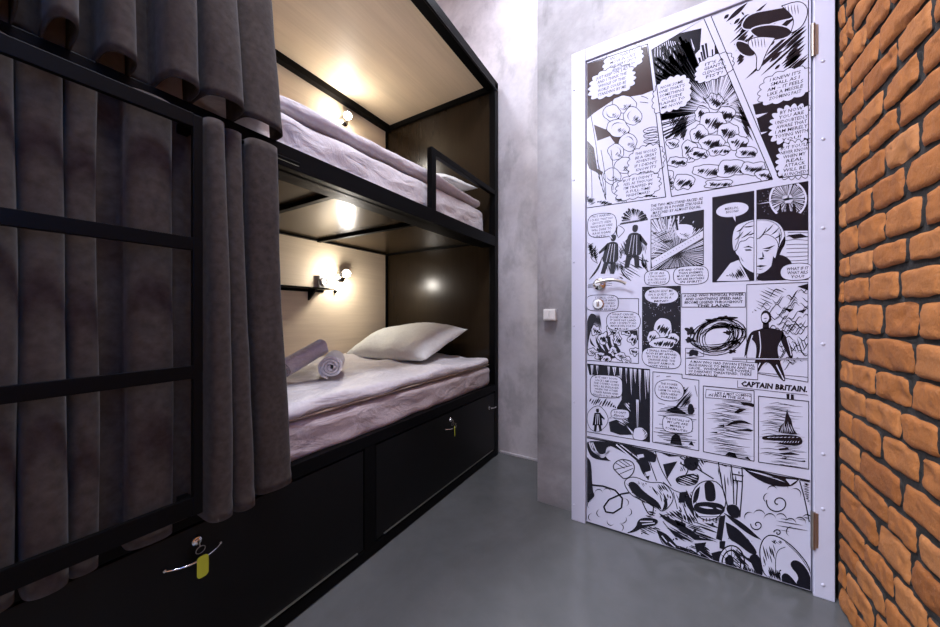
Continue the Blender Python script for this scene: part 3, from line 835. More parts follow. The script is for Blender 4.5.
def rock(x, y, rx, ry, win, rough=.2, ang=-45, dens=1.3):
    P = blob(x, y, rx, ry, rough); fill(P, 1, win); up(); outline(P, .55, 0, win)
    Q = [(x + (a - x) * .8 + rx * .12, y + (b - y) * .72 + ry * .15) for a, b in P]; hatch(Q, ang, dens, dens * 1.15, 0, win, .25); up()
# a stack of plain boulders in the blaze
for a, b, rx, ry in ((215, 300, 9, 8), (175, 345, 9, 8), (250, 345, 10, 8), (210, 370, 13, 11), (165, 410, 9, 10), (255, 405, 11, 10), (130, 470, 8, 11), (290, 440, 10, 8), (205, 440, 13, 9)):
    rock(*cB((a, b))[0], rx, ry, P2, .16, -55, 1.7)
for a, b, rx, ry in ((75, 440, 7, 5), (90, 500, 9, 6), (160, 475, 9, 6), (230, 465, 11, 5), (320, 470, 11, 6), (185, 530, 15, 8), (265, 525, 15, 9), (340, 520, 12, 7), (110, 570, 12, 8), (380, 545, 10, 6), (60, 560, 8, 9), (225, 575, 14, 4)):
    rock(*cB((a, b))[0], rx, ry, P2, .25, -48, 1.5)
burst(c0, 9, 16, 26, .8, 0, P2, 190, 350)
cloud_balloon(*cB((72, 278))[0], 19, 17, 17, .1, -.3); lines('NOW SOME|ONE THAT\'S|SOMETHING|OUTSIDE|FLASHES TO|ME NOW!', *cB((72, 280))[0], 26, 4.1, 2.7)
cloud_balloon(*cB((212, 190))[0], 19, 12, 15, .1, -.35); lines('IT\'S A|GIANTS\'|CLENCHING|FIST!', *cB((212, 192))[0], 24, 4.3, 3.0)
outline(P2, .7)

# ===== first row, right panel: speeding debris with long streaks
P3 = [(711, 16), (745, -20), (808.4, -20), (808.4, 174), (779, 178)]
fill(cC((75, 345), (262, 300), (262, 575), (150, 600), (140, 580)), 0, P3)
hatch(cC((-30, 60), (60, 0), (260, -30), (262, 240), (120, 330), (30, 250)), -42, 4.2, 3.4, 0, P3, .55)
hatch(cC((150, 150), (262, 60), (262, 240), (180, 280)), -40, 2.4, 2.8, 0, P3, .4)
hatch(cC((0, 80), (90, 20), (60, 180), (20, 220)), -45, 2.2, 2.6, 0, P3, .4)
up()
SOFT[0] = True
for pts in (((35, 85), (60, 45), (140, 30), (200, 20), (215, 60), (160, 70), (95, 95), (50, 100)), ((60, 95), (130, 78), (200, 90), (205, 120), (130, 140), (80, 120)), ((15, 150), (25, 130), (75, 150), (90, 175), (70, 190), (35, 180))):
    Q = cC(*pts); fill(Q, 0, P3); up(); outline(Q, 1.0, 1, P3); up()
for pts in (((60, 130), (100, 120), (150, 125), (120, 170), (100, 230), (85, 235), (90, 180), (60, 155)), ((170, 20), (230, 0), (262, 30), (240, 90), (200, 110), (215, 60))):
    Q = cC(*pts); fill(Q, 1, P3); up(); outline(Q, .7, 0, P3)
    for k in range(5): x, y = Q[0]; stroke((x + 3 + k * 3.2, y - 2), (x + 5 + k * 3, y + 9), .8, 0, P3)
    up()
SOFT[0] = False
for a in range(4): fill(cC((80, 380 + 60 * a), (125, 372 + 62 * a), (90, 390 + 60 * a)), 1, P3)
cloud_balloon(*cC((185, 283))[0], 27, 15.5, 15, .12, -.28); lines('I KNEW IT\'S|SMALL AS I|AM -- IT FEELS|LIKE A MISSILE|ZOOMING PAST', *cC((182, 282))[0], 36, 4.7, 3.2)
cloud_balloon(*cC((205, 410))[0], 22, 18.5, 19, .18, -.15); lines('BY NOW|YOU ARE|UNDOUBTEDLY|AWARE THAT|I AM MERELY|TOYING WITH|YOU!', *cC((203, 410))[0], 33, 4.7, 3.3)
cloud_balloon(*cC((220, 528))[0], 20, 18.5, 19, .18, -.1); lines('BUT YOU\'LL|NEVER KNOW|WHEN MY|REAL|ATTACK|WILL BE|LAUNCHED!', *cC((213, 527))[0], 28, 4.5, 3.2)
outline(P3, .7)
up()

# ===== second row
def dude(cx, cy, h, win, lean=0.0, fl=1, black=.5):
    """small plain walking figure in a long coat, seen from behind"""
    s = h / 10.0
    def T(*p): return [(cx + fl * (a + lean * (5 - b)) * s, cy + (b - 5) * s) for a, b in p]
    coat = T((-1.3, 2), (1.3, 2), (1.8, 4), (2.2, 7.5), (-2.2, 7.5), (-1.7, 4)); fill(coat, 0, win); fill(T((-.55, 0.2), (.55, .2), (.7, 1.2), (.4, 1.9), (-.4, 1.9), (-.7, 1.2)), 0, win)
    fill(T((-1.4, 7.3), (-.2, 7.3), (-.5, 10), (-1.6, 10)), 0, win); fill(T((.3, 7.3), (1.5, 7.3), (1.9, 10), (.8, 10)), 0, win)
    fill(T((1.2, 2.2), (3.2, 4.6), (2.9, 5.1), (1.3, 3.8)), 0, win); up()
    for a in (-.9, 0, .9): line(T((a * .6, 2.6), (a, 7)), .35, 1, win)
    up()
SOFT[0] = True
PD = [(587, 205), (650, 196), (650, 292), (587, 297)]
c1 = cD((340, 190))[0]; burst(c1, 4, 12, 34, 1.3, 0, PD, 180, 360, .3); line(cD((250, 215), (425, 185)), .9, 0, PD); line(cD((255, 208), (425, 178)), .4, 0, PD)
dude(*cD((335, 350))[0], 44, PD, .1); dude(*cD((195, 400))[0], 40, PD, -.15, -1)
hatch(cD((45, 330), (85, 330), (100, 360), (80, 420), (45, 400)), -30, 1.2, 1.4, 0, PD)
for pts in (((100, 350), (60, 430), (110, 460)), ((270, 380), (330, 400), (430, 450)), ((240, 220), (290, 250), (240, 300)), ((390, 400), (430, 520)), ((270, 450), (330, 420)), ((60, 560), (120, 470), (140, 420)), ((250, 480), (320, 570))): stroke(cD(pts[0])[0], cD(pts[-1])[0], 1.7, 0, PD, 2); line(cD(*pts), .45, 0, PD)
hatch(cD((140, 440), (250, 440), (300, 520), (150, 530)), 80, 1.2, 1.0, 0, PD); hatch(cD((60, 350), (130, 360), (110, 440), (50, 430)), -50, 1.3, 1.1, 0, PD); hatch(cD((240, 330), (300, 300), (300, 420), (250, 440)), 65, 1.3, 1.2, 0, PD); hatch(cD((370, 300), (420, 330), (420, 420), (380, 400)), 80, 1.4, 1.1, 0, PD); hatch(cD((210, 430), (420, 470), (400, 560), (230, 560)), 30, 2.4, 1.2, 0, PD, .5)
hatch(cD((380, 430), (420, 430), (430, 510), (400, 500)), 70, 1.1, 1.4, 0, PD)
for k in range(4): line(cD((50, 595 + k * 6), (200, 560 + k * 12)), .3, 0, PD)
SOFT[0] = False
balloon(*cD((138, 222))[0], 14.5, 12, cD((205, 310))[0], -.08); lines('THUS WARNED,|I GUESS THAT NO|GHOSTS SEEN|WANDER BY HERE|WILL DARE TO|RAGE AGAIN|UNTIL...', *cD((135, 225))[0], 23, 3.4, 2.2)
lines('THE TWO MEN STAND FACED AS|LOCKED IN A POWER STRUGGLE|MATCHED BY ALMOST EQUAL', *cD((607, 100))[0], 52, 3.8, 2.7, tilt=.05); lines('FORCE...', *cD((482, 160))[0], 12, 3.8, 2.7)
P5 = cD((445, 185), (775, 125), (773, 470), (445, 505))
fill(P5, 0); up(); c2 = cD((610, 400))[0]
burst(c2, 4, 34, 90, 1.0, 1, P5, 0, 360, .4); up()
burst(cD((540, 330))[0], 3, 26, 60, 1.1, 1, P5, 140, 330, .3); up()
fill(blob(*cD((655, 250))[0], 9, 9.5, .08), 1, P5); up()      # plain round rock in the glare
fill(cD((615, 215), (660, 165), (700, 190), (715, 225), (665, 215)), 0, P5); hatch(cD((620, 270), (700, 270), (680, 300), (640, 300)), -30, 1.4, .9, 0, P5)
fill(cD((590, 150), (603, 150), (618, 250), (605, 255)), 0, P5); fill(cD((775, 128), (765, 200), (720, 265), (735, 200)), 0, P5)
up(); bar = cD((445, 440), (775, 250), (790, 290), (450, 490)); fill(bar, 1, P5); up(); outline(bar, .5, 0, P5)
for k in range(16): stroke(cD((475 + 18 * k, 440 - 10.5 * k))[0], cD((483 + 18 * k, 446 - 10.5 * k))[0], .5, 0, P5)
hatch(cD((450, 270), (570, 240), (590, 330), (460, 350)), -25, 1.6, 1.2, 0, P5)
outline(P5, .6); up()
P6 = cE((75, 75), (322, 36), (322, 570), (75, 580)); fill(P6, 0); up()
P7 = cE((338, 32), (645, -22), (645, 565), (338, 568)); fill(cE((338, 32), (645, -22), (645, 268), (500, 262), (338, 250)), 0, P7); up()
c3 = cE((525, 85))[0]
fill([(c3[0] + 19 * math.cos(q / 5), c3[1] + 19 * math.sin(q / 5)) for q in range(32)], 1, P7); up()
fill([(c3[0] + 17 * math.cos(q / 5), c3[1] + 17 * math.sin(q / 5)) for q in range(32)], 0, P7); up()
burst(c3, 3, 17, 60, .9, 1, P7, 0, 360, .25); fill(blob(*c3, 5, 4.5, .2), 1, P7); wedge((c3[0], c3[1] + .0), (c3[0] - 31, c3[1] + 5), 2.4, 1, P7); wedge(c3, (c3[0] + 22, c3[1] - 4), 2, 1, P7); wedge(c3, (c3[0] + 2, c3[1] - 18), 2, 1, P7)
for a in range(70): q = ar.uniform(0, 6.28); r = ar.uniform(19, 29); x, y = c3[0] + r * math.cos(q), c3[1] + r * math.sin(q); fill([(x, y), (x + .5, y), (x + .2, y + .6)], 1, P7)
up(); fill(cE((400, 200), (470, 165), (475, 115), (484, 115), (488, 160), (512, 158), (515, 108), (530, 108), (535, 155), (552, 158), (555, 112), (568, 115), (575, 160), (645, 190), (645, 272), (400, 275)), 0, P7); up()
for k in range(9): line(cE((500 + ar.uniform(0, 30), 285 + k * 24), (570, 280 + k * 24 + ar.uniform(-6, 6)), (645, 285 + k * 23)), .35, 0, P7)
fill(cE((520, 300), (600, 290), (645, 310), (560, 322)), 0, P7)
SOFT[0] = True
# plain portrait of a man with tousled light hair
PP = [P6[0], P7[1], P7[2], P6[3]]
coat = cE((75, 560), (180, 460), (230, 440), (330, 500), (440, 440), (490, 410), (560, 470), (560, 575), (75, 580)); up()
fill(cE((430, 420), (500, 415), (560, 470), (540, 575), (330, 575), (350, 530)), 0, PP); fill(cE((95, 575), (180, 465), (232, 445), (300, 575)), 1, PP); up()
hatch(cE((150, 540), (235, 480), (290, 570), (230, 575)), 60, 1.6, 1.6, 0, PP); outline(cE((95, 575), (180, 465), (232, 445), (300, 575)), .5, 0, PP)
head = cE((232, 330), (205, 380), (215, 415), (232, 425), (240, 470), (290, 515), (345, 535), (395, 520), (440, 470), (462, 400), (470, 350), (490, 300), (470, 240), (400, 205), (300, 215), (240, 260))
up(); fill(head, 1, PP); up(); outline(head, .55, 0, PP)
hair = cE((190, 350), (195, 280), (215, 240), (250, 225), (300, 208), (380, 200), (455, 215), (495, 255), (510, 310), (500, 360), (470, 380), (462, 330), (420, 300), (380, 290), (340, 330), (300, 305), (270, 335), (235, 335), (225, 385), (200, 400))
fill(hair, 1, PP); up(); outline(hair, .55, 0, PP)
for pts in (((205, 330), (230, 290), (260, 275)), ((240, 320), (260, 280), (310, 270)), ((350, 325), (380, 280), (400, 250)), ((380, 290), (430, 260), (440, 230)), ((420, 300), (460, 280), (475, 250)), ((470, 370), (480, 310), (470, 270)), ((250, 250), (300, 235), (330, 240)), ((215, 280), (240, 250), (260, 250)), ((440, 320), (470, 300), (490, 290)), ((280, 300), (300, 280), (330, 280))): stroke(cE(pts[0])[0], cE(pts[2])[0], 1.3, 0, PP, .8)
fill(cE((478, 350), (508, 300), (512, 350), (480, 400), (470, 440), (450, 500), (405, 530), (440, 470), (462, 400)), 0, PP)
for pts in (((255, 375), (290, 362), (322, 378), (290, 372)), ((370, 382), (410, 370), (450, 358), (415, 382)), ((345, 440), (372, 432), (385, 440), (365, 446)), ((330, 485), (360, 478), (400, 482), (360, 492)), ((265, 385), (300, 383), (310, 392), (275, 393)), ((375, 392), (410, 388), (430, 380), (400, 398)), ((372, 395), (384, 430), (372, 432)), ((240, 425), (262, 460), (250, 450)), ((437, 425), (450, 440), (425, 485), (432, 450)), ((340, 500), (380, 500), (360, 506))): fill(cE(*pts), 0, PP)
SOFT[0] = False
up(); balloon(*cE((193, 148))[0], 16.5, 7.4, cE((212, 220))[0], -.12, .02); lines('MERLIN...|BEGONE!', *cE((193, 148))[0], 15, 3.4, 2.3)
line(cE((330, 34), (330, 570)), 2.2, 1); up(); outline(P6, .5); outline(P7, .5); up()
balloon(*cE((578, 518))[0], 16.5, 8.6, None, -.05, .1); lines('WHAT IF IT|WHAT AILS|YOU?', *cE((583, 522))[0], 22, 4.0, 2.9, .02)
balloon(*cD((482, 550))[0], 12.5, 7.6, None, -.05); lines('IT IS AS|I THOUGHT!|OUR STRUGGLE|IS USELESS!', *cD((482, 551))[0], 19, 3.1, 2.1)
balloon(*cD((695, 535))[0], 17.5, 9.4, None, -.05); lines('AYE! AND OTHER|THAN ENEMIES,|MUST BE SWORN...|WE ARE BROTHERS|IN SPIRIT!', *cD((695, 537))[0], 28, 3.0, 2.1, .02)

# ===== third row
up(); P8 = cF((48, 130), (408, 130), (408, 582), (48, 560)); outline(P8, .5)
SOFT[0] = True
fill(cF((50, 230), (120, 240), (100, 300), (60, 400), (50, 560), (20, 560)), 0, P8); fill(cF((130, 420), (200, 380), (250, 440), (300, 520), (200, 560), (100, 560)), 0, P8); fill(cF((310, 360), (400, 350), (405, 420), (340, 380)), 0, P8)
up()
for k in range(9): stroke(cF((70 + k * 20, 400 - k * 6))[0], cF((110 + k * 22, 470 + k * 9))[0], 2.0, k % 2, P8, 1.5); up()
for k in range(7): rock(*cF((90 + k * 48, 500 + (k % 3) * 28))[0], 4.5, 4.0, P8, .3, -40, 1.3)
for k in range(6): rock(*cF((110 + k * 52, 350 + (k % 2) * 60))[0], 4.6, 5.5, P8, .35, -60, 1.4)
for k in range(16): stroke(cF((60 + k * 6, 300 + k * 3))[0], cF((75 + k * 4, 235))[0], .8, 0, P8)
SOFT[0] = False
balloon(*cF((155, 160))[0], 16, 8, None, 0, .25); lines('I CALL ON|ALL THESE WHO|HAVE WORKED|FOR GOOD, BUT|NEVER BEGUN', *cF((170, 163))[0], 23, 2.9, 1.9)
balloon(*cF((303, 287))[0], 17, 9.8, cF((245, 385))[0], 0, .15); lines('WHAT CAN BE|DONE OF MAGICS?|IT SAVE NO LAND|AND I SUSPECT NO|MAN BORN FORTH|MAGE...', *cF((300, 290))[0], 27, 2.9, 2.0)
P9 = cF((435, 50), (700, 42), (700, 590), (435, 500)); fill(P9, 0); up()
for k in range(230):
    x, y = ar.uniform(435, 700), ar.uniform(60, 480); p = cF((x, y))[0]; fill([p, (p[0] + .55, p[1] - .1), (p[0] + .35, p[1] + .55)], 1, P9)
up(); fill(cF((445, 180), (475, 170), (500, 260), (640, 260), (640, 170), (660, 170), (655, 340), (640, 420), (480, 430), (470, 300)), 0, P9); up()
# plain standing stones under the moon
for k, (x, y, rx, ry) in enumerate(((580, 335, 9, 11), (510, 400, 6, 7), (650, 410, 6, 6), (580, 440, 14, 6))):
    rock(*cF((x, y))[0], rx, ry, P9, .12, -60, 2.1)
balloon(*cF((568, 108))[0], 17, 8.2, cF((540, 185))[0], 0, .06); lines('MERLIN SENT ME|ON A QUEST... OF|SEARCH IN A|MINE!', *cF((565, 112))[0], 26, 3.3, 2.2)
outline(P9, .6); up()
balloon(*cF((568, 545))[0], 19.5, 10.2, None, .1, .16); lines('I SHALL KNOW...|NOW BY MY APPAREL|IN THE STARS OF|CHANGE AND THE|BRIGHT ARMOUR|OFF WILL...', *cF((568, 548))[0], 31, 3.1, 2.15, .015)
outline(cG((35, 98), (368, 92), (368, 168), (35, 168)), .5); lines('A LORD WHO PHYSICAL POWER|AND LIGHTNING SPEED HAD|BECOME LEGEND THROUGHOUT|THE LAND', *cG((202, 132))[0], 60, 3.5, 2.5, .02)
P10 = cG((35, 170), (372, 170), (372, 470), (35, 445))
for k in range(64):       # swirling wind
    a0 = ar.uniform(0, 6.28); rx, ry = ar.uniform(12, 29), ar.uniform(8, 19); pts = [(cG((225, 320))[0][0] + rx * math.cos(a0 + q * .28), cG((225, 320))[0][1] + ry * math.sin(a0 + q * .28) - 3 * math.cos(a0 + q * .28)) for q in range(8)]
    line(pts, .7, 0, P10, True)
for a, b, rx, ry in ((80, 290, 4, 5), (80, 340, 5, 3), (90, 410, 6, 3), (270, 225, 7, 2.2), (300, 400, 4, 2), (320, 350, 5, 2.5), (190, 240, 5, 2), (280, 300, 5, 2)): fill(blob(*cG((a, b))[0], rx, ry, .45), 0, P10)
outline(cG((55, 382), (150, 388), (150, 425), (55, 435)), .4)
P11 = cG((375, 50), (695, 38), (695, 560), (375, 505)); outline(P11, .5)
for k in range(80):       # mountain of streaming cloud behind
    x = 440 + ar.uniform(0, 230); y = 70 + ar.uniform(0, 420); pts = [(x + q * 9, y + 16 * math.sin(q * .9 + k) - q * 3) for q in range(7)]; line(cG(*pts), .65, 0, P11, True)
hatch(cG((540, 330), (690, 320), (690, 440), (560, 420)), 70, 2.6, 1.0, 0, P11); hatch(cG((440, 60), (600, 70), (520, 160), (400, 200)), 25, 3.0, .8, 0, P11)
fill(cG((560, 170), (620, 180), (600, 195)), 0, P11); fill(cG((640, 190), (690, 175), (670, 200)), 0, P11); fill(cG((640, 60), (695, 45), (695, 80)), 0, P11)
up()
SOFT[0] = True
# plain standing person holding a pole, back-lit, arms out
body = cG((440, 285), (465, 275), (490, 275), (540, 285), (575, 300), (560, 335), (535, 370), (540, 430), (585, 555), (555, 555), (500, 460), (465, 455), (430, 520), (400, 510), (425, 430), (425, 360), (400, 335), (385, 400), (362, 430), (372, 350), (395, 295))
fill(body, 0, None); fill(cG((560, 300), (590, 330), (605, 380), (620, 432), (600, 440), (575, 390), (550, 340)), 0); fill(blob(*cG((475, 222))[0], 5.4, 6.8, .06), 0); fill(cG((460, 245), (490, 245), (492, 280), (458, 280)), 0); up()
fill(blob(*cG((472, 224))[0], 3.8, 4.6, .1), 1); up()
for pts in (((405, 315), (390, 360), (380, 410)), ((585, 330), (600, 380), (608, 420)), ((445, 460), (425, 500), (415, 510)), ((440, 295), (450, 380), (440, 430)), ((530, 470), (560, 530), (570, 548))): line(cG(*pts), .8, 1)
stroke(cG((462, 228))[0], cG((484, 226))[0], .9); stroke(cG((466, 242))[0], cG((482, 241))[0], .7); up()
line(cG((300, 438), (695, 440)), 1.5, 0); up(); line(cG((300, 438), (695, 440)), .6, 1); up()
line(cG((435, 510), (695, 535)), .4)
SOFT[0] = False
cap2 = cG((55, 435), (432, 460), (432, 548), (55, 520)); fill(cap2, 1); up(); outline(cap2, .5)
def slanted(txt, p0, p1, size, bold=.02):
    rot = 0.0
    a, b = on_y(*p0, YLF), on_y(*p1, YLF); text(txt, p0[0], p0[1], size, (p1[0] - p0[0]), bold, .12, rot=math.atan2(b.z - a.z, b.x - a.x))
for k, (s, x1) in enumerate((('A MAN WHO HAD SWORN ETERNAL', 418), ('ALLEGIANCE TO MERLIN AND HIS', 418), ('CAUSE... WHENEVER THE POWERS', 402), ('OF DARKNESS THREATENED, THERE', 402), ('WOULD ALSO BE...', 235))):
    slanted(s, cG((70 - (0 if k else -8), 458 + k * 16.5))[0], cG((x1, 458 + k * 16.5 + (x1 - 70) * .062))[0], 2.4)
cb = cG((327, 552), (700, 585), (700, 640), (327, 590)); 
line(cG((327, 552), (327, 588), (695, 628)), .4)
slanted('CAPTAIN BRITAIN.', cG((345, 580))[0], cG((692, 612))[0], 4.9, .045)

# ===== fourth row
up(); P12 = cH((43, 55), (437, 90), (437, 545), (43, 480))
fill(cH((250, 75), (437, 90), (437, 545), (400, 545), (330, 480), (270, 420), (230, 330), (260, 280), (265, 200), (250, 140)), 0, P12); fill(cH((43, 55), (260, 74), (250, 130), (60, 125)), 0, P12); up()
for x, l in ((75, 95), (108, 60), (180, 90), (215, 60), (255, 120), (290, 100), (320, 170), (375, 210), (345, 90), (410, 190), (425, 150), (360, 300)):
    w = ar.uniform(5, 12); y0 = 60 + (x - 43) * .09 + (190 if x == 360 else 0)
    fill(cH((x - w, y0), (x + w, y0 + 2), (x + 2, y0 + l)), 1, P12); up(); stroke(cH((x, y0))[0], cH((x + 3, y0 + l * .8))[0], .7, 0, P12); up()
hatch(cH((60, 260), (200, 270), (250, 340), (50, 320)), -60, 2.2, 1.4, 0, P12, .4)
dude(*cH((110, 405))[0], 23, P12); outline(blob(*cH((110, 400))[0], 10, 13, .06), .4, 0, P12)
fill(cH((180, 420), (240, 400), (290, 440), (330, 500), (250, 500), (190, 480)), 0, P12); up(); hatch(cH((200, 380), (300, 390), (320, 460), (260, 440)), 30, 1.6, .9, 1, P12); hatch(cH((265, 290), (310, 300), (330, 370), (290, 340)), 50, 1.8, 1.2, 1, P12)
P = blob(*cH((375, 500))[0], 7, 7, .15); up(); fill(P, 1, P12); up(); outline(P, .5, 0, P12); hatch(cH((390, 460), (430, 470), (430, 540), (400, 530)), -50, 1.4, 1.0, 0, P12); outline(P12, .5)
balloon(*cH((165, 197))[0], 16, 11.2, None, .06, .26); lines('BUT VERY SOON|ONCE I AM GONE|THE OTHERS GUESS|WILL BE ENSLAVED|WHEN THE OTHER|TAKES REIGN AND|FALLEN IS NO MORE!', *cH((165, 200))[0], 27, 2.95, 1.95)
balloon(*cH((252, 370))[0], 9.2, 4.8, cH((185, 395))[0], .05); lines('I DON\'T|KNOW...', *cH((252, 371))[0], 12, 3.4, 2.2, .02)
P13 = cH((457, 105), (640, 120), (640, 145), (745, 158), (745, 600), (455, 545)); W13 = cH((457, 105), (745, 138), (745, 600), (455, 545)); outline(P13, .5)
for k in range(34): y = 320 + k * 8; x = 460 + ar.uniform(0, 90); line(cH((x, y), (x + 70, y + 5 + ar.uniform(-5, 5)), (min(740, x + 180), y + 14)), .35, 0, W13)
hatch(cH((650, 200), (700, 190), (715, 260), (660, 330), (560, 370), (600, 310)), -50, 1.4, 1.3, 0, W13); fill(blob(*cH((697, 340))[0], 3.6, 5.2, .15), 0, W13); fill(cH((540, 345), (600, 320), (680, 375), (590, 365)), 0, W13)
fill(cH((565, 555), (575, 510), (600, 492), (625, 505), (640, 565)), 0, W13); fill(cH((680, 560), (700, 540), (715, 570)), 0, W13)
for pts in (((480, 135), (500, 130)), ((540, 135), (570, 133)), ((490, 300), (530, 310)), ((720, 190), (735, 260))): line(cH(*pts), .35, 0, W13)
balloon(*cH((560, 222))[0], 14.5, 10.5, cH((650, 250))[0], .06, .08); lines('THE POWER|IS A HUMAN...|I SEEM TO HAVE|BEEN HERE|FOREVER!', *cH((558, 224))[0], 22, 3.3, 2.2)
balloon(*cH((612, 435))[0], 15, 8.6, None, .08, .22); lines('THE DETAILS OF|MY LIFE ARE|MERELY|FORMALITIES...', *cH((612, 437))[0], 24, 3.3, 2.2)
P14 = cI((52, 68), (370, 98), (370, 540), (52, 480)); outline(P14, .6)
for k in range(46): y = 160 + k * 8; x = 60 + ar.uniform(0, 120); line(cI((x, y), (x + 60, y - 4 + ar.uniform(-5, 5)), (x + 120, y + 8), (min(366, x + 190), y + 14)), .4, 0, P14, True)
SOFT[0] = True
for pts in (((285, 170), (370, 175), (370, 205), (330, 190), (300, 192)), ((245, 235), (275, 210), (320, 215), (270, 240)), ((190, 320), (240, 285), (300, 280), (360, 310), (290, 300), (230, 310)), ((140, 320), (180, 308), (185, 325)), ((250, 345), (330, 335), (366, 345), (350, 355)), ((90, 358), (140, 355), (140, 365)), ((190, 500), (215, 480), (250, 490), (265, 520)), ((310, 520), (330, 510), (350, 535))): fill(cI(*pts), 0, P14)
SOFT[0] = False
up(); cp = cI((70, 90), (352, 118), (352, 165), (65, 140)); fill(cp, 1); up(); outline(cp, .4)
slanted('... LIKE A MIST COMING', cI((105, 118))[0], cI((350, 138))[0], 2.5); slanted('IN FROM THE SEA...', cI((85, 133))[0], cI((330, 156))[0], 2.5)
P15 = cI((398, 132), (712, 165), (712, 590), (398, 545)); up(); outline(P15, .6)
for k in range(52): y = 180 + k * 8; x = 400 + ar.uniform(0, 150); line(cI((x, y), (x + 50, y - 4 + ar.uniform(-4, 4)), (x + 100, y + 6), (min(708, x + 160), y + 10)), .38, 0, P15, True)
up()
SOFT[0] = True
for pts in (((420, 385), (460, 378), (560, 372), (640, 378), (670, 395), (675, 430), (640, 442), (560, 440), (510, 425), (560, 415), (470, 408), (420, 405)), ((515, 365), (535, 315), (560, 300), (568, 250), (577, 215), (586, 250), (605, 280), (612, 330), (640, 370)), ((520, 462), (580, 452), (590, 468), (530, 472)), ((520, 490), (600, 482), (660, 500), (560, 500)), ((525, 522), (575, 516), (570, 528)), ((640, 540), (690, 535), (690, 545))): fill(cI(*pts), 0, P15)
up(); 
for k in range(8): stroke(cI((535 + k * 12, 365))[0], cI((545 + k * 7, 320 - (k % 3) * 15))[0], .6, 1, P15); stroke(cI((450 + k * 26, 392))[0], cI((480 + k * 24, 388))[0], .6, 1, P15); stroke(cI((520 + k * 18, 425))[0], cI((540 + k * 16, 412))[0], .7, 1, P15)
fill(cI((572, 118), (592, 118), (590, 150), (575, 148)), 0); fill(cI((600, 120), (618, 122), (620, 152), (600, 150)), 0)

# ===== bottom panel: motorcyclist in a plain helmet, smoke curls, wheel
up(); PB = [(586.5, 436), (810.6, 480.5), (811, 600), (586.5, 528)]
fill(cJ((33, 40), (365, 95), (370, 160), (330, 150), (345, 190), (330, 240), (300, 210), (280, 150), (180, 90), (130, 70), (120, 130), (150, 150), (60, 140), (33, 90)), 0, PB); fill(cJ((33, 130), (55, 150), (60, 290), (75, 320), (33, 350)), 0, PB); up()
for k in range(3): line(cJ((45 + 8 * k, 60), (60 + 10 * k, 105), (110, 125 + k * 8), (140, 100)), .9, 1, PB)
line(cJ((175, 70), (270, 150)), 1.0, 1, PB); line(cJ((190, 66), (285, 140)), .7, 1, PB); fill(cJ((275, 120), (305, 115), (310, 130), (280, 136)), 1, PB); fill(cJ((310, 205), (345, 195), (350, 215), (315, 225)), 1, PB)
for pts in (((285, 150), (330, 240)), ((335, 150), (370, 245)), ((362, 100), (390, 190), (440, 270)), ((240, 80), (255, 130))): line(cJ(*pts), .7, 0, PB)
# rising cloud bank with black edges behind
for pts in (((380, 105), (430, 115), (500, 125), (430, 128)), ((400, 165), (470, 150), (420, 235)), ((495, 140), (540, 125), (579, 140), (560, 200), (510, 190)), ((455, 225), (560, 205), (579, 225), (560, 270), (470, 265))): fill(cJ(*pts), 0, PB)
up(); hatch(cJ((455, 225), (560, 205), (579, 225), (560, 270), (470, 265)), 20, 2.2, 1.2, 1, PB, .3)
# smoke on the left and coiled hose
def curl(cx, cy, r, turns, w, win, a0=0.0, sgn=1): line([(cx + r * (1 - q / 34) * math.cos(a0 + sgn * turns * 6.28 * q / 30), cy + r * (1 - q / 34) * .9 * math.sin(a0 + sgn * turns * 6.28 * q / 30)) for q in range(31)], w, 0, win)
def puffs(pts, win, w=.6):
    for x, y, r, a in pts: line([(x + r * math.cos(R(a + q * 20)), y + r * math.sin(R(a + q * 20))) for q in range(9)], w, 0, win, True)
puffs([(*cJ(p)[0], r, a) for p, r, a in (((60, 320), 4, 150), ((90, 305), 4, 190), ((130, 300), 4, 200), ((55, 360), 4, 120), ((215, 350), 4, 260), ((230, 395), 4, 290), ((205, 430), 4, 320), ((150, 440), 4, 40), ((100, 400), 4, 90), ((60, 420), 4, 100), ((190, 470), 4, 270), ((110, 470), 4, 60))], PB)
line(cJ((33, 235), (60, 265), (110, 270), (170, 290), (205, 330), (200, 375), (160, 400), (125, 395), (115, 370), (140, 335), (200, 308), (250, 300)), 1.3, 0, PB); line(cJ((300, 345), (325, 400), (350, 415), (355, 370)), .9, 0, PB)
# raised arm with clenched glove
up(); sl = cJ((205, 245), (260, 220), (330, 255), (400, 250), (440, 290), (455, 340), (400, 400), (370, 370), (300, 340), (240, 310)); fill(sl, 1, PB); up(); outline(sl, .7, 0, PB)
fill(cJ((225, 255), (265, 245), (310, 300), (380, 345), (395, 385), (330, 350), (260, 315)), 0, PB); fill(cJ((400, 300), (420, 330), (425, 375), (395, 390), (410, 350)), 0, PB)
hatch(cJ((230, 290), (330, 350), (390, 395), (300, 345)), 35, 1.5, 1.6, 0, PB, .3); hatch(cJ((330, 265), (400, 255), (430, 300), (390, 340)), 55, 2.0, 1.3, 0, PB, .4); hatch(cJ((270, 225), (330, 255), (320, 285), (280, 262)), 60, 1.8, 1.0, 0, PB, .4)
gl = cJ((155, 180), (175, 150), (205, 140), (250, 150), (265, 175), (255, 215), (215, 240), (190, 215)); up(); fill(gl, 1, PB); up(); outline(gl, .8, 0, PB)
for a in ((175, 160, 215, 185), (190, 150, 228, 175), (208, 145, 240, 168), (170, 190, 250, 170), (185, 215, 255, 185)): line(cJ((a[0], a[1]), (a[2], a[3])), .6, 0, PB)
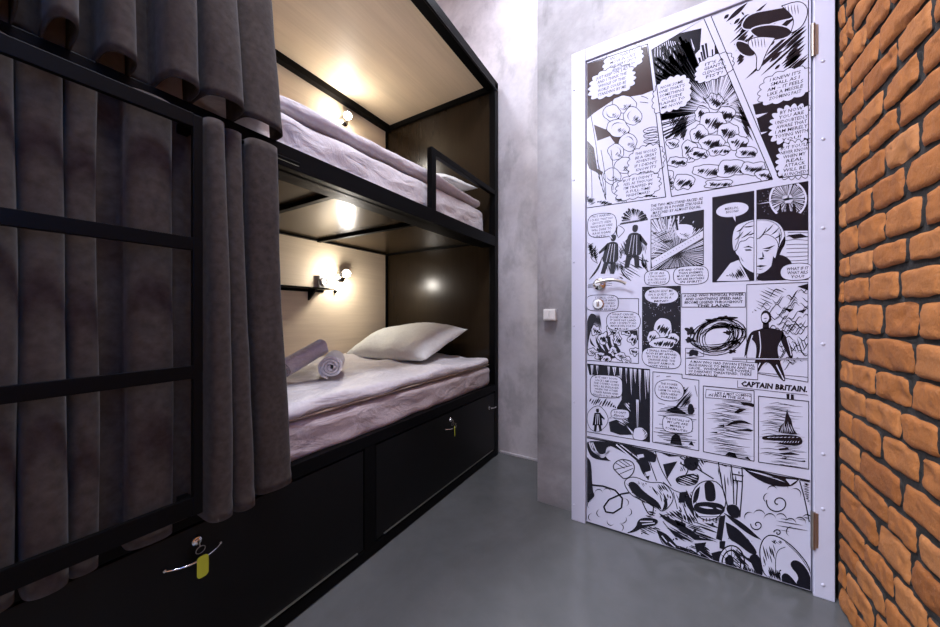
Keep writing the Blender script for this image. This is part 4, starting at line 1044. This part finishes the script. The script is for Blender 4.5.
# jacket folds and handlebar
up()
for (a, b, c, d, ang) in (((400, 390), (480, 380), (520, 440), (430, 430), 40), ((300, 380), (370, 390), (380, 430), (310, 420), 15), ((500, 380), (570, 390), (575, 470), (520, 450), 60)): hatch(cJ(a, b, c, d), ang, 2.0, 1.8, 0, PB, .4)
for pts in (((480, 300), (520, 295), (505, 350), (475, 350)), ((505, 310), (540, 330), (555, 430), (520, 370)), ((380, 400), (470, 440), (579, 510), (579, 530), (480, 480), (400, 430)), ((455, 430), (510, 450), (510, 470), (470, 460)), ((280, 430), (320, 420), (380, 430), (370, 460), (300, 470), (270, 490), (225, 500), (270, 470)), ((370, 480), (420, 500), (470, 560), (500, 580), (579, 600), (579, 620), (480, 590), (400, 550)), ((420, 470), (480, 500), (550, 540), (460, 515))): fill(cJ(*pts), 0, PB)
up()
for pts in (((290, 440), (350, 440)), ((300, 455), (360, 448)), ((395, 510), (420, 540)), ((430, 540), (460, 565))): line(cJ(*pts), .8, 1, PB)
for pts in (((400, 250), (450, 290), (480, 300)), ((385, 420), (430, 400), (520, 450), (579, 470)), ((370, 480), (400, 560), (460, 575)), ((400, 440), (430, 480), (520, 510)), ((450, 300), (470, 380)), ((230, 495), (290, 470), (380, 475))): line(cJ(*pts), .6, 0, PB)
# plain round helmet with visor
hc = cK((120, 210))[0]; up(); H1 = blob(hc[0], hc[1], 17, 20, .02); fill(H1, 1, PB); up(); outline(H1, .8, 0, PB)
fill(cK((100, 130), (140, 130), (150, 180), (148, 215), (108, 215), (104, 180)), 0, PB); fill(cK((56, 190), (66, 165), (84, 150), (76, 210), (54, 225)), 0, PB)
vis = cK((58, 222), (110, 214), (184, 226), (188, 262), (150, 272), (90, 268), (58, 252)); up(); fill(vis, 0, PB); up(); stroke(cK((80, 236))[0], cK((140, 244))[0], 2.0, 1, PB); stroke(cK((150, 240))[0], cK((176, 250))[0], 1.2, 1, PB)
for k in range(5): line(cK((96 + 14 * k, 284), (97 + 14 * k, 298)), .7, 0, PB)
line(cK((66, 275), (120, 280), (176, 276)), .5, 0, PB); hatch(cK((150, 280), (176, 276), (160, 300), (140, 305)), -50, 1.2, .8, 0, PB)
# shoulder, tank, straps and wheel
up()
for pts in (((190, 300), (230, 320), (265, 350), (330, 430), (300, 440), (240, 390), (200, 370)), ((180, 260), (260, 300), (340, 375), (300, 360), (230, 310)), ((0, 330), (60, 360), (150, 380), (60, 375)), ((165, 280), (190, 270), (175, 380), (150, 370)), ((0, 400), (50, 430), (40, 450), (0, 425)), ((60, 390), (110, 385), (100, 410), (70, 430)), ((130, 430), (170, 420), (180, 470), (140, 470)), ((165, 380), (190, 380), (185, 415), (165, 410)), ((190, 230), (235, 225), (255, 260), (240, 290), (200, 270)), ((285, 440), (330, 430), (350, 520), (330, 540), (300, 480))): fill(cK(*pts), 0, PB)
wc = cK((215, 470))[0]; up(); WH = blob(wc[0], wc[1], 13, 17, .01); fill(WH, 1, PB); up()
for rr_ in (1, .72): outline([(wc[0] + 13 * rr_ * math.cos(q * .21), wc[1] + 17 * rr_ * math.sin(q * .21)) for q in range(30)], 1.1, 0, PB)
fill(blob(wc[0] - 2, wc[1] - 2, 4.5, 6, .1), 0, PB)
for k in range(12): a = k * PI / 6; line([(wc[0] + 4 * math.cos(a), wc[1] + 5 * math.sin(a)), (wc[0] + 12 * math.cos(a), wc[1] + 16 * math.sin(a))], .5, 0, PB)
fd = cK((332, 440), (335, 400), (352, 365), (380, 352), (430, 370), (490, 420), (550, 500), (560, 640), (440, 580), (350, 530)); up(); fill(fd, 1, PB); up(); outline(fd, .9, 0, PB)     # leaning fairing, plain
line(cK((400, 520), (398, 450), (410, 415), (440, 405)), .6, 0, PB); line(cK((440, 385), (500, 440), (545, 510)), .5, 0, PB)
fill(cK((455, 480), (475, 455), (510, 470), (545, 520), (555, 600), (530, 600), (480, 560), (500, 530)), 0, PB); fill(cK((420, 520), (450, 510), (500, 575), (540, 605), (430, 575)), 0, PB); hatch(cK((365, 480), (420, 500), (425, 560), (370, 545)), 70, 1.4, 1.6, 0, PB, .2); hatch(cK((370, 370), (420, 375), (440, 400), (400, 395)), 35, 1.5, 1.0, 0, PB)
# right side: tank edge and smoke curls
up(); tk = cK((255, 68), (300, 75), (400, 105), (500, 118), (470, 155), (380, 150), (300, 110)); fill(tk, 0, PB); up(); stroke(cK((280, 85))[0], cK((440, 135))[0], 1.6, 1, PB, -1); fill(cK((440, 120), (490, 125), (460, 145)), 1, PB)
for pts in (((258, 66), (262, 130), (250, 280)), ((160, 50), (175, 150), (200, 240)), ((212, 55), (222, 130), (225, 225)), ((220, 100), (265, 108)), ((222, 125), (262, 132)), ((240, 130), (235, 230)), ((500, 130), (520, 200), (540, 300)), ((540, 130), (500, 120)), ((175, 60), (195, 68)), ((0, 30), (60, 70), (140, 120)), ((0, 55), (40, 75), (20, 110))): line(cK(*pts), .9, 0, PB)
hatch(cK((505, 130), (545, 140), (545, 230), (520, 200)), 20, 1.5, .9, 0, PB)
curl(*cK((410, 220))[0], 12, 1.25, .9, PB, 3.4, -1); curl(*cK((322, 312))[0], 6.5, 1.2, .8, PB, 3.3, -1); curl(*cK((408, 345))[0], 4, 1.1, .8, PB, 3.3, 1)
puffs([(*cK(p)[0], r, a) for p, r, a in (((370, 200), 5, 110), ((385, 170), 5, 190), ((430, 160), 5, 210), ((480, 185), 6, 230), ((290, 280), 5, 150), ((330, 275), 6, 200), ((375, 290), 6, 190), ((420, 290), 6, 210), ((460, 310), 6, 200), ((500, 305), 6, 210), ((465, 340), 5, 120), ((530, 290), 5, 200))], PB, .8)
# brush feathering all over the scene
up()
for (a, b, c, d, ang, g, w) in (((60, 60), (150, 75), (120, 115), (60, 100), 60, 2.2, 1.2), ((300, 110), (365, 100), (340, 150), (310, 150), 70, 1.6, 1.4), ((215, 250), (300, 290), (390, 370), (250, 300), 40, 2.4, 1.6), ((380, 300), (440, 300), (450, 350), (400, 370), 75, 2.0, 1.2),
                                ((250, 470), (380, 440), (400, 520), (300, 500), 25, 1.8, 1.5), ((400, 450), (570, 480), (579, 560), (450, 530), 30, 2.0, 1.8), ((480, 150), (560, 140), (570, 200), (500, 190), 80, 1.8, 1.3), ((440, 540), (579, 560), (579, 610), (500, 590), 20, 1.6, 1.6), ((460, 300), (560, 300), (570, 400), (480, 400), 65, 2.4, 1.2)):
    hatch(cJ(a, b, c, d), ang, g, w, 0, PB, .5)
for (a, b, c, d, ang, g, w) in (((0, 150), (50, 170), (60, 300), (0, 320), 70, 2.0, 1.8), ((180, 380), (320, 470), (300, 520), (190, 500), 40, 1.6, 1.8), ((20, 290), (170, 300), (160, 390), (10, 360), 20, 2.2, 1.8), ((260, 280), (540, 280), (545, 350), (400, 345), 10, 3.4, .8), ((150, 60), (250, 70), (240, 220), (190, 220), 85, 3.0, 1.0), ((340, 380), (400, 370), (400, 480), (350, 500), 75, 2.0, 1.4), ((190, 300), (300, 380), (320, 440), (200, 370), 50, 2.2, 1.6), ((0, 400), (100, 380), (180, 480), (0, 450), 35, 1.8, 1.8), ((260, 450), (340, 500), (350, 560), (270, 520), 70, 1.5, 1.5), ((300, 78), (480, 120), (440, 150), (350, 130), 12, 1.6, 1.2), ((0, 10), (120, 40), (100, 110), (0, 90), 60, 2.0, 1.5)):
    hatch(cK(a, b, c, d), ang, g, w, 0, PB, .5)
line(cJ((33, 35), (365, 95)), .5); line([(586.5, 437.5), (810, 482)], .6)
outline([(586.5, 436), (810.6, 480.5), (811, 592), (586.5, 522)], .5)

SOFT[0] = False
comic = ART.build('comic_print', MATS, leaf)
# flat ink faces: all look towards the room
LET.build('lettering', ['ink', 'paper'], leaf)
print('art faces', len(ART.f), 'layers', LAYER[0])
# ---------------------------------------------------------------- lights
def ceiling_lamp(x, y, w, d, power, label, color=(.83, .86, 1.0)):
    L = empty('ceiling_lamp', (x, y, CEIL - .001)); tag(L, label, 'ceiling lamp', 'ceiling lamps')
    mb = MB()
    for (a, b, c, e) in ((-w, -w + .02, -d, d), (w - .02, w, -d, d), (-w, w, -d, -d + .02), (-w, w, d - .02, d)):
        mb.box(x + a, x + b, y + c, y + e, CEIL - .045, CEIL - .001, .002)
    mb.build('lamp_housing', 'paint_white', L)
    B(x - w + .018, x + w - .018, y - d + .018, y + d - .018, CEIL - .034, CEIL - .028).build('diffuser', 'diffuser', L)
    la = bpy.data.lights.new('lamp_light', 'AREA'); la.shape = 'RECTANGLE'; la.size = 2 * w - .05; la.size_y = 2 * d - .05
    la.energy = power; la.color = color
    o = bpy.data.objects.new('lamp_light', la); o.location = (x, y, CEIL - .05); col.objects.link(o)
    o.parent = L; o.matrix_parent_inverse = Matrix.Translation(-L.location)
ceiling_lamp(-.30, .45, .15, .45, 46, 'flat white ceiling lamp over the aisle')
ceiling_lamp(-.74, 1.72, .08, .20, 6, 'small white ceiling lamp in the alcove by the back wall')
ceiling_lamp(-1.40, -1.45, .15, .45, 172, 'added flat white ceiling lamp behind the viewer, evening the light on the door')  # unseen lamp added to light the door evenly from behind
def bulb_light(p, ax, power):
    la = bpy.data.lights.new('bulb_light', 'POINT'); la.energy = power; la.color = (1.0, .93, .84); la.shadow_soft_size = .03
    o = bpy.data.objects.new('bulb_light', la); o.location = p; col.objects.link(o)
    o.rotation_euler = Vector(ax).to_track_quat('-Z', 'Y').to_euler(); return o
for L, p, a, w in ((L1, p1, a1, 6.5), (L2, p2, a2, 4.5)):
    o = bulb_light(p, a, w); o.parent = L; o.matrix_parent_inverse = Matrix.Translation(-L.location)
# blue evening light outside the window
w = bpy.data.worlds.new('dusk'); scn.world = w; w.use_nodes = True
bg = w.node_tree.nodes['Background']; bg.inputs['Color'].default_value = (.02, .20, .75, 1); bg.inputs['Strength'].default_value = 2.6

cam = bpy.data.cameras.new('camera'); cam.sensor_width = 36; cam.lens = 36 * F / 940; cam.clip_start = .02
co = bpy.data.objects.new('camera', cam); co.location = (0, 0, CH); co.rotation_euler = (PI / 2, 0, TH); col.objects.link(co); scn.camera = co
scn.view_settings.view_transform = 'Standard'; scn.view_settings.look = 'None'; scn.view_settings.gamma = 1
scn.view_settings.use_curve_mapping = False; scn.view_settings.exposure = 0.32
scn.cycles.use_denoising = True
scn.cycles.max_bounces = 10
